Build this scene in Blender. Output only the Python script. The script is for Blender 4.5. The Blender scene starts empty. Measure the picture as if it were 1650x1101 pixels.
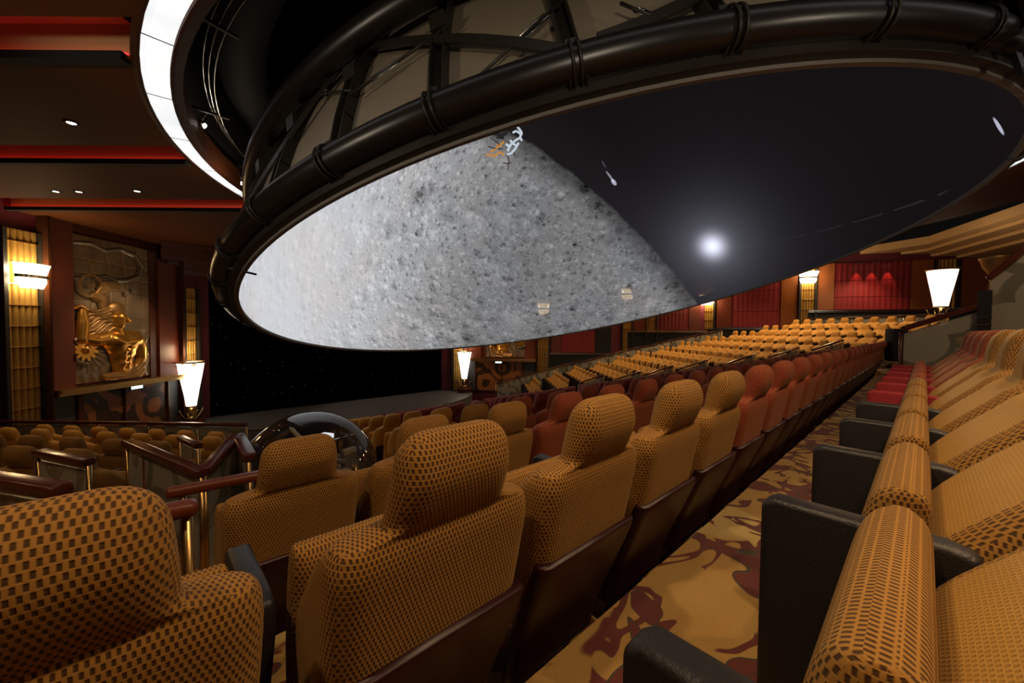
import bpy, bmesh, math, random
import numpy as np
from mathutils import Vector, Matrix
random.seed(7)
SC = bpy.context.scene
COL = SC.collection
PI = math.pi
EYE = 4.0                                    # eye height above the lowest floor
# ------------------------------------------------------------------ camera
CAMR = np.array([[0.7276, -0.6860, 0.0071], [0.0150, 0.0263, 0.9995], [0.6858, 0.7272, -0.0294]])  # right, up, forward
for _i in range(3): CAMR[_i] /= np.linalg.norm(CAMR[_i])
FPX = 627.2
cd = bpy.data.cameras.new('camera'); cam = bpy.data.objects.new('camera', cd); COL.objects.link(cam)
cd.sensor_width = 36; cd.lens = 36 * FPX / 1650; cd.clip_start = .02; cd.clip_end = 200
cam.matrix_world = Matrix([[CAMR[0][0], CAMR[1][0], -CAMR[2][0], 0], [CAMR[0][1], CAMR[1][1], -CAMR[2][1], 0],
                           [CAMR[0][2], CAMR[1][2], -CAMR[2][2], EYE], [0, 0, 0, 1]])
SC.camera = cam
# ------------------------------------------------------------------ world, exposure
SC.view_settings.view_transform = 'Standard'; SC.view_settings.look = 'None'
SC.view_settings.exposure = 0.0; SC.view_settings.gamma = 1.0; SC.view_settings.use_curve_mapping = False
w = bpy.data.worlds.new('world'); SC.world = w; w.use_nodes = True
w.node_tree.nodes['Background'].inputs[0].default_value = (.9, .75, .6, 1)
w.node_tree.nodes['Background'].inputs[1].default_value = 0.004

WARM = (1.0, .62, .30)
def light(kind, loc, power, col=WARM, size=.1, target=None, angle=120, name='lamp_light', blend=.6):
    l = bpy.data.lights.new(name, kind); l.energy = power; l.color = col
    if kind == 'AREA': l.shape = 'DISK'; l.size = size
    else: l.shadow_soft_size = size
    if kind == 'SPOT': l.spot_size = math.radians(angle); l.spot_blend = blend
    o = bpy.data.objects.new(name, l); COL.objects.link(o); o.location = loc
    if target is not None:
        o.rotation_euler = (Vector(target) - Vector(loc)).to_track_quat('-Z', 'Y').to_euler()
    return o
def ray(px, py): return np.array([(px - 825) / FPX, -(py - 550.5) / FPX, 1.]) @ CAMR
def at_z(px, py, u): d = ray(px, py); q = d * (u / d[2]); return Vector((q[0], q[1], u + EYE))
def at_depth(px, py, Z): q = ray(px, py) * Z; return Vector((q[0], q[1], q[2] + EYE))
def on_line(px, py, a, b):
    d = ray(px, py); A = np.array([[d[0], -(b[0] - a[0])], [d[1], -(b[1] - a[1])]])
    t = np.linalg.solve(A, np.array([a[0], a[1]]))
    return Vector((d[0] * t[0], d[1] * t[0], d[2] * t[0] + EYE)), t[1]

# downlights in the ceiling over the seats: unseen, light only without fixtures
HC = 2.53                                    # ceiling above the eye
DOWN = [(-1.2, .6, 95), (.9, -.9, 170), (3.0, -1.3, 140), (5.4, -1.6, 80), (-2.2, 3.2, 55), (-3.2, 6.2, 60), (-.9, 9.0, 40), (8.5, -1.9, 60), (11.6, -1.2, 60)]
for x, y, p in DOWN:
    light('SPOT', (x, y, EYE + HC - .03), p, (1, .66, .36), .06, (x, y, 0), 125, 'ceiling_spot_beam')
light('SPOT', (.3, 1.0, EYE + HC - .03), 120, (1, .70, .38), .06, (2.2, -.5, EYE - .3), 75, 'ceiling_spot_beam')  # added spot, aimed to brighten the seat fronts of the right row
FAR_DOWN = [(15.5, 2.2, 260), (17.8, 4.6, 260), (15.8, 6.0, 200), (14.6, 9.0, 170), (18.6, 1.6, 260), (16.4, 8.2, 90), (19.8, 5.0, 200), (22.3, 1.5, 200), (13.2, 10.8, 120)]
for x, y, p in FAR_DOWN:
    light('SPOT', (x, y, EYE + 3.02), p, (1, .68, .36), .08, (x - .4, y + .3, 0), 120, 'ceiling_spot_beam')
for x, y, tx, ty in ((-.5, -1.5, 1.8, 2.0), (3.0, -4.2, 4.6, -.2), (7.5, -4.6, 7.5, -.4), (-3.2, 3.0, .9, 4.0)):
    light('SPOT', (x, y, EYE + 1.1), 150, (1, .84, .64), .15, (tx, ty, EYE + 2.6), 80, 'dome_fill_light')  # added fill spots without fixtures, brightening the dome's outer shell
light('SPOT', (6.6, 17.2, EYE + 1.0), 70, (1, .8, .7), .3, (8.0, 14.6, 0), 100, 'stage_beam')

# ------------------------------------------------------------------ materials
MATS = {}
class NT:
    def __init__(s, name):
        s.m = bpy.data.materials.new(name); s.m.use_nodes = True; s.t = s.m.node_tree; s.n = s.t.nodes
        s.b = s.n['Principled BSDF']; s.out = s.n['Material Output']; MATS[name] = s.m
    def node(s, ty, **k):
        n = s.n.new(ty)
        for a, v in k.items(): setattr(n, a, v)
        return n
    def link(s, a, b): s.t.links.new(a, b)
    def put(s, sock, v):
        if isinstance(v, (int, float)): sock.default_value = v
        elif isinstance(v, (tuple, list)): sock.default_value = tuple(v) + ((1,) if len(v) == 3 and len(sock.default_value) == 4 else ())
        else: s.link(v, sock)
    def math(s, op, a, b=0., c=None, clamp=False):
        n = s.node('ShaderNodeMath', operation=op, use_clamp=clamp); s.put(n.inputs[0], a); s.put(n.inputs[1], b)
        if c is not None: s.put(n.inputs[2], c)
        return n.outputs[0]
    def vmath(s, op, a, b=(0, 0, 0), scale=None):
        n = s.node('ShaderNodeVectorMath', operation=op); s.put(n.inputs[0], a); s.put(n.inputs[1], b)
        if scale is not None: s.put(n.inputs[3], scale)
        return n.outputs['Value'] if op in ('DOT_PRODUCT', 'LENGTH', 'DISTANCE') else n.outputs[0]
    def step(s, x, a, b, lo=0., hi=1.):
        n = s.node('ShaderNodeMapRange', interpolation_type='SMOOTHSTEP'); s.put(n.inputs[0], x)
        for i, v in zip((1, 2, 3, 4), (a, b, lo, hi)): s.put(n.inputs[i], v)
        return n.outputs[0]
    def mix(s, f, a, b):
        n = s.node('ShaderNodeMix', data_type='RGBA'); s.put(n.inputs[0], f); s.put(n.inputs[6], a); s.put(n.inputs[7], b)
        return n.outputs[2]
    def noise(s, vec, scale, detail=3, rough=.5, dist=0.):
        n = s.node('ShaderNodeTexNoise'); s.put(n.inputs['Vector'], vec); n.inputs['Scale'].default_value = scale
        n.inputs['Detail'].default_value = detail; n.inputs['Roughness'].default_value = rough; n.inputs['Distortion'].default_value = dist
        return n.outputs[0]
    def voro(s, vec, scale):
        n = s.node('ShaderNodeTexVoronoi'); s.put(n.inputs['Vector'], vec); n.inputs['Scale'].default_value = scale
        return n.outputs['Distance'], n.outputs['Color']
    def co(s, which='Object'): return s.node('ShaderNodeTexCoord').outputs[which]
    def bump(s, h, strength, dist=.01):
        n = s.node('ShaderNodeBump'); n.inputs['Strength'].default_value = strength; n.inputs['Distance'].default_value = dist
        s.put(n.inputs['Height'], h); s.link(n.outputs[0], s.b.inputs['Normal'])
    def setp(s, **k):
        for a, v in k.items():
            s.put(s.b.inputs[{'color': 'Base Color', 'rough': 'Roughness', 'metal': 'Metallic', 'ecol': 'Emission Color', 'estr': 'Emission Strength',
                              'spec': 'Specular IOR Level', 'trans': 'Transmission Weight', 'alpha': 'Alpha', 'sheen': 'Sheen Weight', 'coat': 'Coat Weight', 'ior': 'IOR'}[a]], v)
        return s
def plain(name, col, rough=.5, metal=0., vary=.12, scale=8., bump=0., **k):
    t = NT(name); v = t.co(); n = t.noise(v, scale, 4)
    c2 = tuple(max(0, c * (1 - vary)) for c in col); c1 = tuple(c * (1 + vary) for c in col)
    t.setp(color=t.mix(n, c2, c1), rough=rough, metal=metal, **k)
    if bump: t.bump(t.noise(v, scale * 6, 5), bump, .004)
    return t.m
def wood(name, c1, c2, rough=.3, sc=(1, 1, 8)):
    t = NT(name); v = t.vmath('MULTIPLY', t.co(), sc)
    n = t.noise(v, 2.2, 6, .6, .6); n2 = t.noise(t.vmath('MULTIPLY', t.co(), (40, 40, 1.2)), 1., 3)
    t.setp(color=t.mix(t.math('MULTIPLY_ADD', n2, .35, t.math('MULTIPLY', n, .7)), c1, c2), rough=rough)
    return t.m
def emit(name, col, strength):
    t = NT(name); t.setp(color=(.02, .02, .02), ecol=col, estr=strength, rough=.5); return t.m
def weave(name, gold, dot, pu=.0093, pv=.0112, depth=1., rough=.75, contrast=1.):
    """velvet moquette: staggered dark rectangles between raised gold tufts, laid out in metres of cloth"""
    t = NT(name); s = t.node('ShaderNodeSeparateXYZ'); t.link(t.co('UV'), s.inputs[0])
    v = t.math('DIVIDE', s.outputs[1], pv); row = t.math('FLOOR', v); fv = t.math('FRACT', v)
    u = t.math('MULTIPLY_ADD', t.math('MODULO', row, 2.), .5, t.math('DIVIDE', s.outputs[0], pu)); fu = t.math('FRACT', u)
    a = t.math('ABSOLUTE', t.math('SUBTRACT', fu, .5)); b = t.math('ABSOLUTE', t.math('SUBTRACT', fv, .5))
    m = t.math('MULTIPLY', t.step(a, .33, .10), t.step(b, .46, .26))
    n = t.noise(t.co('UV'), 90., 2); n2 = t.noise(t.co('UV'), 5., 3)
    g = t.mix(n2, tuple(c * .82 for c in gold), tuple(c * 1.15 for c in gold))
    g = t.mix(t.math('MULTIPLY', n, .35), g, tuple(c * .55 for c in gold))
    t.setp(color=t.mix(t.math('MULTIPLY', m, contrast), g, dot), rough=rough, sheen=.12, spec=.25)
    t.b.inputs['Sheen Tint'].default_value = (1, .75, .4, 1)
    t.bump(t.math('ADD', t.math('SUBTRACT', 1., m), t.math('MULTIPLY', n, .25)), .7 * depth, .003)
    return t.m
GOLD = (.43, .215, .046)
M = {}
M['weave_gold'] = weave('woven_gold_fabric', GOLD, (.075, .034, .012))
M['weave_gold_front'] = weave('fine_gold_fabric', (.52, .29, .065), (.20, .10, .02), .009, .006, .5, .5, .55)
M['weave_red'] = weave('woven_red_fabric', (.40, .085, .035), (.05, .010, .010), contrast=.9)
M['weave_red_front'] = weave('fine_red_fabric', (.42, .13, .05), (.14, .015, .015), .02, .012, .5, .6, .8)
M['plain_gold'] = plain('worn_gold_velvet', (.60, .29, .045), .75, vary=.25, scale=6)
M['plain_red'] = plain('red_velvet', (.26, .04, .022), .8, vary=.25, scale=6)
M['black_leather'] = plain('black_leather', (.016, .015, .018), .42, bump=.35, scale=30)
M['red_cloth'] = plain('red_cloth', (.30, .012, .018), .7, bump=.2, scale=30)
M['maroon'] = plain('maroon_shell', (.030, .004, .006), .42)
M['black_metal'] = plain('black_metal', (.030, .025, .018), .42, .3, scale=5)
M['pipe'] = plain('black_painted_steel', (.011, .009, .007), .34, .0, scale=4)
M['dull_black'] = plain('dull_black', (.008, .008, .009), .8)
M['steel'] = plain('bright_steel', (.5, .48, .45), .25, 1.)
M['wood_dark'] = wood('dark_mahogany', (.045, .010, .006), (.13, .035, .016), .22)
M['wood_red'] = wood('red_mahogany', (.085, .014, .006), (.17, .034, .012), .4)
M['wood_amber'] = wood('amber_wood', (.17, .050, .010), (.28, .085, .018), .4)
M['trim_brown'] = plain('bronze_brown_trim', (.06, .018, .006), .6, .0, spec=.1)
M['gold_tile'] = plain('gilded_tile', (.42, .235, .05), .42, .5, vary=.2, scale=3)
M['brass'] = plain('brass', (.65, .42, .16), .28, 1.)
M['bronze'] = plain('dark_bronze_relief', (.36, .21, .085), .42, .7, vary=.45, scale=5, bump=.4)
M['relief_stone'] = plain('patinated_relief_ground', (.26, .19, .125), .45, .5, vary=.6, scale=2.2, bump=.5)
M['silver'] = plain('tarnished_silver', (.30, .26, .22), .4, .8, vary=.4, scale=6, bump=.4)
M['gilt'] = plain('gilt_relief', (.80, .42, .09), .30, .85, vary=.3, scale=5)
M['cream'] = plain('cream_shell_panel', (.30, .25, .18), .6, vary=.12, scale=1.5)
M['cream_trim'] = plain('cream_trim', (.17, .155, .13), .6)
M['ceiling'] = plain('brown_ceiling', (.11, .034, .007), .7, vary=.25, scale=.8, spec=.1)
M['soffit'] = plain('honey_ceiling', (.48, .31, .15), .5, vary=.08, scale=.8)
M['void'] = plain('black_void', (.004, .004, .004), .9)
M['wall_wine'] = plain('wine_wall', (.12, .012, .022), .6)
M['grey_panel'] = plain('grey_panel', (.06, .055, .06), .5)
M['stage'] = plain('grey_stage_floor', (.15, .14, .14), .5, vary=.2, scale=1.5)
M['curtain'] = plain('black_velvet_curtain', (.0012, .0010, .0012), 1., spec=.0)
M['red_led'] = emit('red_cove_light', (1, .03, .04), 2.2)
M['ring'] = NT('ring_diffuser').m
t = NT('ring_diffuser_panel'); n = t.noise(t.co(), .9, 3)
t.setp(color=(.8, .8, .8), ecol=t.mix(t.step(n, .35, .5), (.80, .85, .88), (.95, .96, .97)), estr=.98); M['ring'] = t.m
M['bulb'] = emit('lit_bulb', (1, .86, .62), 70.)
M['bulb_warm'] = emit('lit_sconce_crystal', (1, .70, .34), 16.)
M['white_spot'] = emit('lit_downlight', (1, .93, .82), 14.)
M['exit_sign'] = emit('lit_sign_face', (.75, .95, .90), 1.6)
t = NT('alabaster_lamp_glass'); n = t.noise(t.co(), 7., 5, .6, .5); s = t.node('ShaderNodeSeparateXYZ'); t.link(t.co(), s.inputs[0])
f = t.math('MULTIPLY', t.step(n, .50, .62), t.step(s.outputs[2], 1.25, 1.42))
t.setp(color=(.8, .7, .5), ecol=t.mix(f, (1, .93, .78), (.38, .22, .09)), estr=t.step(f, 0., 1., 2.4, 1.)); M['alabaster'] = t.m
# frosted glass with etched curves
t = NT('frosted_glass'); d, c = t.voro(t.co(), 1.4); n = t.noise(t.co(), 1.6, 2)
e = t.step(t.math('ABSOLUTE', t.math('SUBTRACT', t.math('FRACT', t.math('MULTIPLY', d, 3.)), .5)), .16, .2)
t.setp(color=t.mix(e, (.25, .24, .18), (.40, .38, .30)), rough=.35)
tr = t.node('ShaderNodeBsdfTransparent'); mx = t.node('ShaderNodeMixShader'); t.put(mx.inputs[0], t.math('MULTIPLY_ADD', e, .25, .5))
t.link(tr.outputs[0], mx.inputs[1]); t.link(t.b.outputs[0], mx.inputs[2]); t.link(mx.outputs[0], t.out.inputs[0]); M['frosted'] = t.m
# clear acrylic
t = NT('clear_acrylic'); gl = t.node('ShaderNodeBsdfGlossy'); gl.inputs['Roughness'].default_value = .03
tr = t.node('ShaderNodeBsdfTransparent'); tr.inputs[0].default_value = (.80, .80, .84, 1)
lw = t.node('ShaderNodeLayerWeight'); lw.inputs[0].default_value = .35
mx = t.node('ShaderNodeMixShader'); t.link(t.math('MULTIPLY_ADD', lw.outputs['Fresnel'], .8, .04), mx.inputs[0])
t.link(tr.outputs[0], mx.inputs[1]); t.link(gl.outputs[0], mx.inputs[2]); t.link(mx.outputs[0], t.out.inputs[0]); M['acrylic'] = t.m
# carpet
t = NT('art_deco_carpet'); p = t.co(); wv = t.noise(p, 1.1, 1)
q = t.vmath('ADD', p, t.vmath('MULTIPLY', t.node('ShaderNodeTexNoise').outputs[1], (0, 0, 0)))
n1 = t.noise(p, 2.1, 1, .4, 2.2); n2 = t.noise(t.vmath('ADD', p, (7.3, 2.1, 0)), 2.9, 1, .35, 1.5); n3 = t.noise(t.vmath('ADD', p, (1.3, 9.1, 0)), 1.2, 1, .3, .8)
ab = t.math('ABSOLUTE', t.math('SUBTRACT', n1, .5))
line = t.math('MULTIPLY', t.step(ab, .048, .042), t.step(n2, .40, .43))
blob = t.step(n2, .60, .605); edge = t.math('MULTIPLY', t.step(n2, .58, .585), t.math('SUBTRACT', 1., blob))
cream = t.step(n3, .56, .62); fuzz = t.noise(p, 160., 3, .7); tone = t.noise(p, 3., 3)
base = t.mix(tone, (.34, .18, .035), (.50, .32, .085)); base = t.mix(cream, base, (.52, .38, .13))
c = t.mix(blob, base, (.10, .004, .010)); c = t.mix(line, c, (.10, .004, .010)); c = t.mix(edge, c, (.012, .018, .016))
c = t.mix(t.math('MULTIPLY', fuzz, .55), c, (.08, .04, .015)); t.setp(color=c, rough=.95, sheen=.2); t.bump(fuzz, .5, .004); M['carpet'] = t.m
# red upholstered panel with fine vertical pleats
t = NT('red_pleated_panel'); s = t.node('ShaderNodeSeparateXYZ'); t.link(t.co('UV'), s.inputs[0])
f = t.math('ABSOLUTE', t.math('SUBTRACT', t.math('FRACT', t.math('MULTIPLY', s.outputs[0], 5.)), .5))
t.setp(color=t.mix(t.math('MULTIPLY', f, 1.4), (.16, .006, .010), (.26, .012, .016)), rough=.6); t.bump(f, .8, .03); M['red_panel'] = t.m
# deco door veneer
t = NT('deco_door_veneer'); d, c = t.voro(t.co(), 1.1); n = t.noise(t.co(), 3., 3)
rings = t.step(t.math('FRACT', t.math('MULTIPLY_ADD', n, .6, t.math('MULTIPLY', d, 2.4))), .45, .5)
t.setp(color=t.mix(rings, (.05, .02, .01), (.30, .10, .03)), rough=.3); M['deco_door'] = t.m

# projected moon on the dome, in the dome's own coordinates
def screen_material():
    t = NT('planetarium_screen'); p = t.vmath('SCALE', t.co('Object'), scale=1 / 5.8)
    N = (-.0467095, .9414309, -.3339553)
    h = t.math('SUBTRACT', t.vmath('DOT_PRODUCT', p, N), -.0818)
    rag = t.math('MULTIPLY_ADD', t.noise(p, 9., 4, .6), .035, t.math('SUBTRACT', h, .0175))
    land = t.step(rag, -.006, .012)
    # distance from the bright foreground pole
    fb = t.vmath('DISTANCE', p, (-.85, .45, .15))
    lum = t.step(fb, .1, 1.35, .98, .29)
    big = t.noise(p, 3.2, 3, .5); mid = t.noise(t.vmath('MULTIPLY', p, (1, 1, 1.6)), 22., 7, .66); fine = t.noise(p, 95., 4, .7)
    tex = t.math('ADD', t.math('MULTIPLY', t.math('SUBTRACT', big, .5), .34), t.math('ADD', t.math('MULTIPLY', t.math('SUBTRACT', mid, .5), .85), t.math('MULTIPLY', t.math('SUBTRACT', fine, .5), .45)))
    shade = None
    L = (-.45, -.25, -.85)
    for sc, amp, thr in ((6., .55, .40), (13., .65, .45), (27., .75, .30), (55., .75, .30)):
        outs = []
        for k in (0, 1):
            pp = p if k == 0 else t.vmath('ADD', p, tuple(x * .16 / sc for x in L))
            d, c = t.voro(pp, sc); outs.append((t.step(d, .16, .50), c))
        sx = t.node('ShaderNodeSeparateXYZ'); t.link(outs[0][1], sx.inputs[0])
        gate = t.step(sx.outputs[0], thr, thr + .02)
        r = t.math('MULTIPLY', t.math('MULTIPLY', t.math('SUBTRACT', outs[0][0], outs[1][0]), amp), gate)
        shade = r if shade is None else t.math('ADD', shade, r)
    soft = t.step(fb, .15, .9, .22, 1.)
    v = t.math('MULTIPLY', lum, t.math('MAXIMUM', t.math('ADD', 1., t.math('MULTIPLY', t.math('ADD', t.math('MULTIPLY', tex, .9), shade), soft)), .05))
    limb = t.step(h, .0, .16, .32, 1.)
    v = t.math('MULTIPLY', v, limb)
    tint = t.mix(t.step(t.noise(p, 2.4, 2), .4, .6), (.95, .93, .93), (.93, .95, 1.0))
    moon = t.vmath('SCALE', tint, scale=t.math('MULTIPLY', v, .72))
    # sky: near black plum, the sun's glow, the crescent, the thin splash
    ds = t.vmath('DISTANCE', p, (.8910, -.2040, .2420))
    glow = t.math('ADD', t.math('MULTIPLY', t.math('POWER', 2.718, t.math('MULTIPLY', t.math('POWER', t.math('DIVIDE', ds, .052), 2.), -1.)), 1.1), t.math('ADD', t.math('MULTIPLY', t.math('POWER', 2.718, t.math('MULTIPLY', ds, -9.)), .22), t.math('MULTIPLY', t.math('POWER', 2.718, t.math('MULTIPLY', ds, -3.2)), .016)))
    def blob(c, ax, wa, wb, a):
        dv = t.vmath('SUBTRACT', p, c); along = t.vmath('DOT_PRODUCT', dv, ax); L2 = t.vmath('DOT_PRODUCT', dv, dv)
        perp2 = t.math('MAXIMUM', t.math('SUBTRACT', L2, t.math('MULTIPLY', along, along)), 0.)
        e = t.math('ADD', t.math('POWER', t.math('DIVIDE', along, wa), 2.), t.math('DIVIDE', perp2, wb * wb)); return t.step(e, 1.1, .5, 0., a)
    cres = blob((.0393, -.9875, .0471), (-.62, .18, .76), .022, .0095, .60)
    spl = t.math('ADD', blob((.564, .062, .632), (.84, .04, -.54), .022, .011, .5), t.math('ADD', blob((.535, .059, .651), (.84, .04, -.54), .045, .0055, .30), blob((.470, .044, .689), (.80, .17, -.58), .075, .003, .09)))
    sky = t.vmath('ADD', (.0045, .0032, .0040), t.vmath('SCALE', (.80, .82, 1.), scale=t.math('ADD', glow, t.math('ADD', cres, spl))))
    haze = t.step(h, -.28, 0., 0., .005)
    sky = t.vmath('ADD', sky, t.vmath('SCALE', (.9, .85, 1.), scale=haze))
    e = t.mix(land, sky, moon)
    t.setp(color=(.008, .007, .007), rough=.7, ecol=e, estr=t.math('SUBTRACT', 1., t.node('ShaderNodeNewGeometry').outputs['Backfacing']), spec=.2)
    tr = t.node('ShaderNodeBsdfTransparent'); mx = t.node('ShaderNodeMixShader'); mx.inputs[0].default_value = .93
    t.link(tr.outputs[0], mx.inputs[1]); t.link(t.b.outputs[0], mx.inputs[2]); t.link(mx.outputs[0], t.out.inputs[0]); return t.m
M['screen'] = screen_material()
t = NT('perforated_cream_shell'); n = t.noise(t.co(), 1.4, 4)
t.setp(color=t.mix(n, (.27, .22, .15), (.40, .33, .235)), rough=.6)
tr = t.node('ShaderNodeBsdfTransparent'); mx = t.node('ShaderNodeMixShader'); mx.inputs[0].default_value = .76
t.link(tr.outputs[0], mx.inputs[1]); t.link(t.b.outputs[0], mx.inputs[2]); t.link(mx.outputs[0], t.out.inputs[0]); M['shell'] = t.m

# ------------------------------------------------------------------ mesh helpers
class MB:
    def __init__(s): s.v = []; s.f = []; s.mi = []; s.uv = []; s.sm = []
    def add(s, verts, faces, mi=0, uvs=None, smooth=False):
        o = len(s.v); s.v += [tuple(v) for v in verts]
        for k, f in enumerate(faces):
            s.f.append(tuple(o + i for i in f)); s.mi.append(mi if isinstance(mi, int) else mi[k]); s.sm.append(smooth)
            s.uv.append(uvs[k] if uvs else None)
        return s
    def box(s, c, d, rot=None, mi=0):
        R = rot or Matrix.Identity(3); c = Vector(c); vs = []
        for x in (-.5, .5):
            for y in (-.5, .5):
                for z in (-.5, .5): vs.append(c + R @ Vector((x * d[0], y * d[1], z * d[2])))
        return s.add(vs, [(0, 1, 3, 2), (4, 6, 7, 5), (0, 4, 5, 1), (2, 3, 7, 6), (0, 2, 6, 4), (1, 5, 7, 3)], mi)
    def bar(s, a, b, w, h, up=(0, 0, 1), mi=0):
        a = Vector(a); b = Vector(b); d = b - a; L = d.length; d.normalize(); u = Vector(up); x = d.cross(u)
        if x.length < 1e-4: x = Vector((1, 0, 0))
        x.normalize(); u = x.cross(d); R = Matrix((x, d, u)).transposed(); return s.box((a + b) / 2, (w, L, h), R, mi)
    def tube(s, pts, r, n=10, closed=False, mi=0, caps=True):
        pts = [Vector(p) for p in pts]; N = len(pts); rings = []; prev = None
        for i, p in enumerate(pts):
            if closed: d = pts[(i + 1) % N] - pts[i - 1]
            else: d = pts[min(i + 1, N - 1)] - pts[max(i - 1, 0)]
            d.normalize()
            if prev is None:
                x = d.orthogonal().normalized()
            else:
                x = prev - d * prev.dot(d); x.normalize()
            prev = x; y = d.cross(x); rr = r[i] if isinstance(r, (list, tuple)) else r
            rings.append([p + (x * math.cos(2 * PI * k / n) + y * math.sin(2 * PI * k / n)) * rr for k in range(n)])
        vs = [v for ring in rings for v in ring]; fs = []
        # avoid twist on closed tubes by matching nearest start vertex
        off = 0
        if closed: off = min(range(n), key=lambda k: (rings[-1][0] - rings[0][k]).length)
        for i in range(N if closed else N - 1):
            j = (i + 1) % N; o2 = off if (closed and j == 0) else 0
            for k in range(n): fs.append((i * n + k, i * n + (k + 1) % n, j * n + (k + 1 + o2) % n, j * n + (k + o2) % n))
        if not closed and caps: fs.append(tuple(range(n))[::-1]); fs.append(tuple((N - 1) * n + k for k in range(n)))
        return s.add(vs, fs, mi, smooth=True)
    def cyl(s, a, b, r, n=12, mi=0): return s.tube([a, b], r, n, mi=mi)
    def lathe(s, prof, n=24, c=(0, 0, 0), mi=0, a0=0., a1=2 * PI, smooth=True):
        c = Vector(c); full = abs(a1 - a0 - 2 * PI) < 1e-6; m = n if full else n + 1; vs = []
        for r, z in prof:
            for k in range(m):
                a = a0 + (a1 - a0) * k / n; vs.append(c + Vector((r * math.cos(a), r * math.sin(a), z)))
        fs = []
        for i in range(len(prof) - 1):
            for k in range(n): fs.append((i * m + k, i * m + (k + 1) % m, (i + 1) * m + (k + 1) % m, (i + 1) * m + k))
        return s.add(vs, fs, mi, smooth=smooth)
    def prism(s, poly, z0, z1, mi=0):
        n = len(poly); vs = [(x, y, z0) for x, y in poly] + [(x, y, z1) for x, y in poly]
        fs = [tuple(range(n))[::-1], tuple(range(n, 2 * n))] + [(i, (i + 1) % n, n + (i + 1) % n, n + i) for i in range(n)]
        return s.add(vs, fs, mi)
    def sphere(s, c, r, n=12, m=8, sc=(1, 1, 1), mi=0):
        vs = []; c = Vector(c)
        for i in range(m + 1):
            th = PI * i / m
            for k in range(n): vs.append(c + Vector((math.sin(th) * math.cos(2 * PI * k / n) * sc[0], math.sin(th) * math.sin(2 * PI * k / n) * sc[1], math.cos(th) * sc[2])) * r)
        fs = [(i * n + k, (i + 1) * n + k, (i + 1) * n + (k + 1) % n, i * n + (k + 1) % n) for i in range(m) for k in range(n)]
        return s.add(vs, fs, mi, smooth=True)
    def mesh(s, name, mats, bevel=0., weld=False):
        me = bpy.data.meshes.new(name); me.from_pydata(s.v, [], s.f)
        for m in (mats if isinstance(mats, (list, tuple)) else [mats]): me.materials.append(M[m] if isinstance(m, str) else m)
        me.polygons.foreach_set('material_index', s.mi); me.polygons.foreach_set('use_smooth', s.sm)
        if any(u is not None for u in s.uv):
            uvl = me.uv_layers.new(name='UVMap'); k = 0
            for poly, u in zip(me.polygons, s.uv):
                for j, li in enumerate(poly.loop_indices):
                    if u is not None: uvl.data[li].uv = u[j]
        if bevel:
            bm = bmesh.new(); bm.from_mesh(me); bmesh.ops.remove_doubles(bm, verts=bm.verts, dist=1e-5)
            bmesh.ops.bevel(bm, geom=[e for e in bm.edges if len(e.link_faces) == 2 and e.calc_face_angle(0) > .6], offset=bevel, segments=3, affect='EDGES', profile=.5, clamp_overlap=True)
            for f in bm.faces: f.smooth = True
            bm.to_mesh(me); bm.free(); me.set_sharp_from_angle(angle=.7)
        me.validate(); me.update(); return me
    def build(s, name, mats, parent=None, bevel=0., **k): return link(name, s.mesh(name, mats, bevel), parent, **k)
def link(name, me, parent=None, loc=None, rotz=None):
    o = bpy.data.objects.new(name, me); COL.objects.link(o)
    if parent: o.parent = parent
    if loc is not None: o.location = loc
    if rotz is not None: o.rotation_euler = (0, 0, rotz)
    return o
def tag(o, label=None, cat=None, group=None, kind=None):
    if label: o['label'] = label
    if cat: o['category'] = cat
    if group: o['group'] = group
    if kind: o['kind'] = kind
    return o
def thing(name, label, cat, loc=(0, 0, 0), rotz=0., group=None):
    o = bpy.data.objects.new(name, None); COL.objects.link(o); o.location = loc; o.rotation_euler = (0, 0, rotz); o.empty_display_size = .1
    return tag(o, label, cat, group)
def struct(o): o['kind'] = 'structure'; return o
def copy_tree(o, parent=None):
    c = o.copy(); COL.objects.link(c); c.parent = parent
    for ch in list(o.children): copy_tree(ch, c)
    return c
ORD = ['nearest', 'second', 'third', 'fourth', 'fifth', 'sixth', 'seventh', 'eighth', 'ninth', 'tenth', 'eleventh', 'twelfth', 'thirteenth', 'fourteenth',
       'fifteenth', 'sixteenth', 'seventeenth', 'eighteenth', 'nineteenth', 'twentieth', 'twenty-first', 'twenty-second', 'twenty-third', 'twenty-fourth', 'twenty-fifth', 'twenty-sixth', 'twenty-seventh', 'twenty-eighth']
FIRST = ['first'] + ORD[1:]

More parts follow.
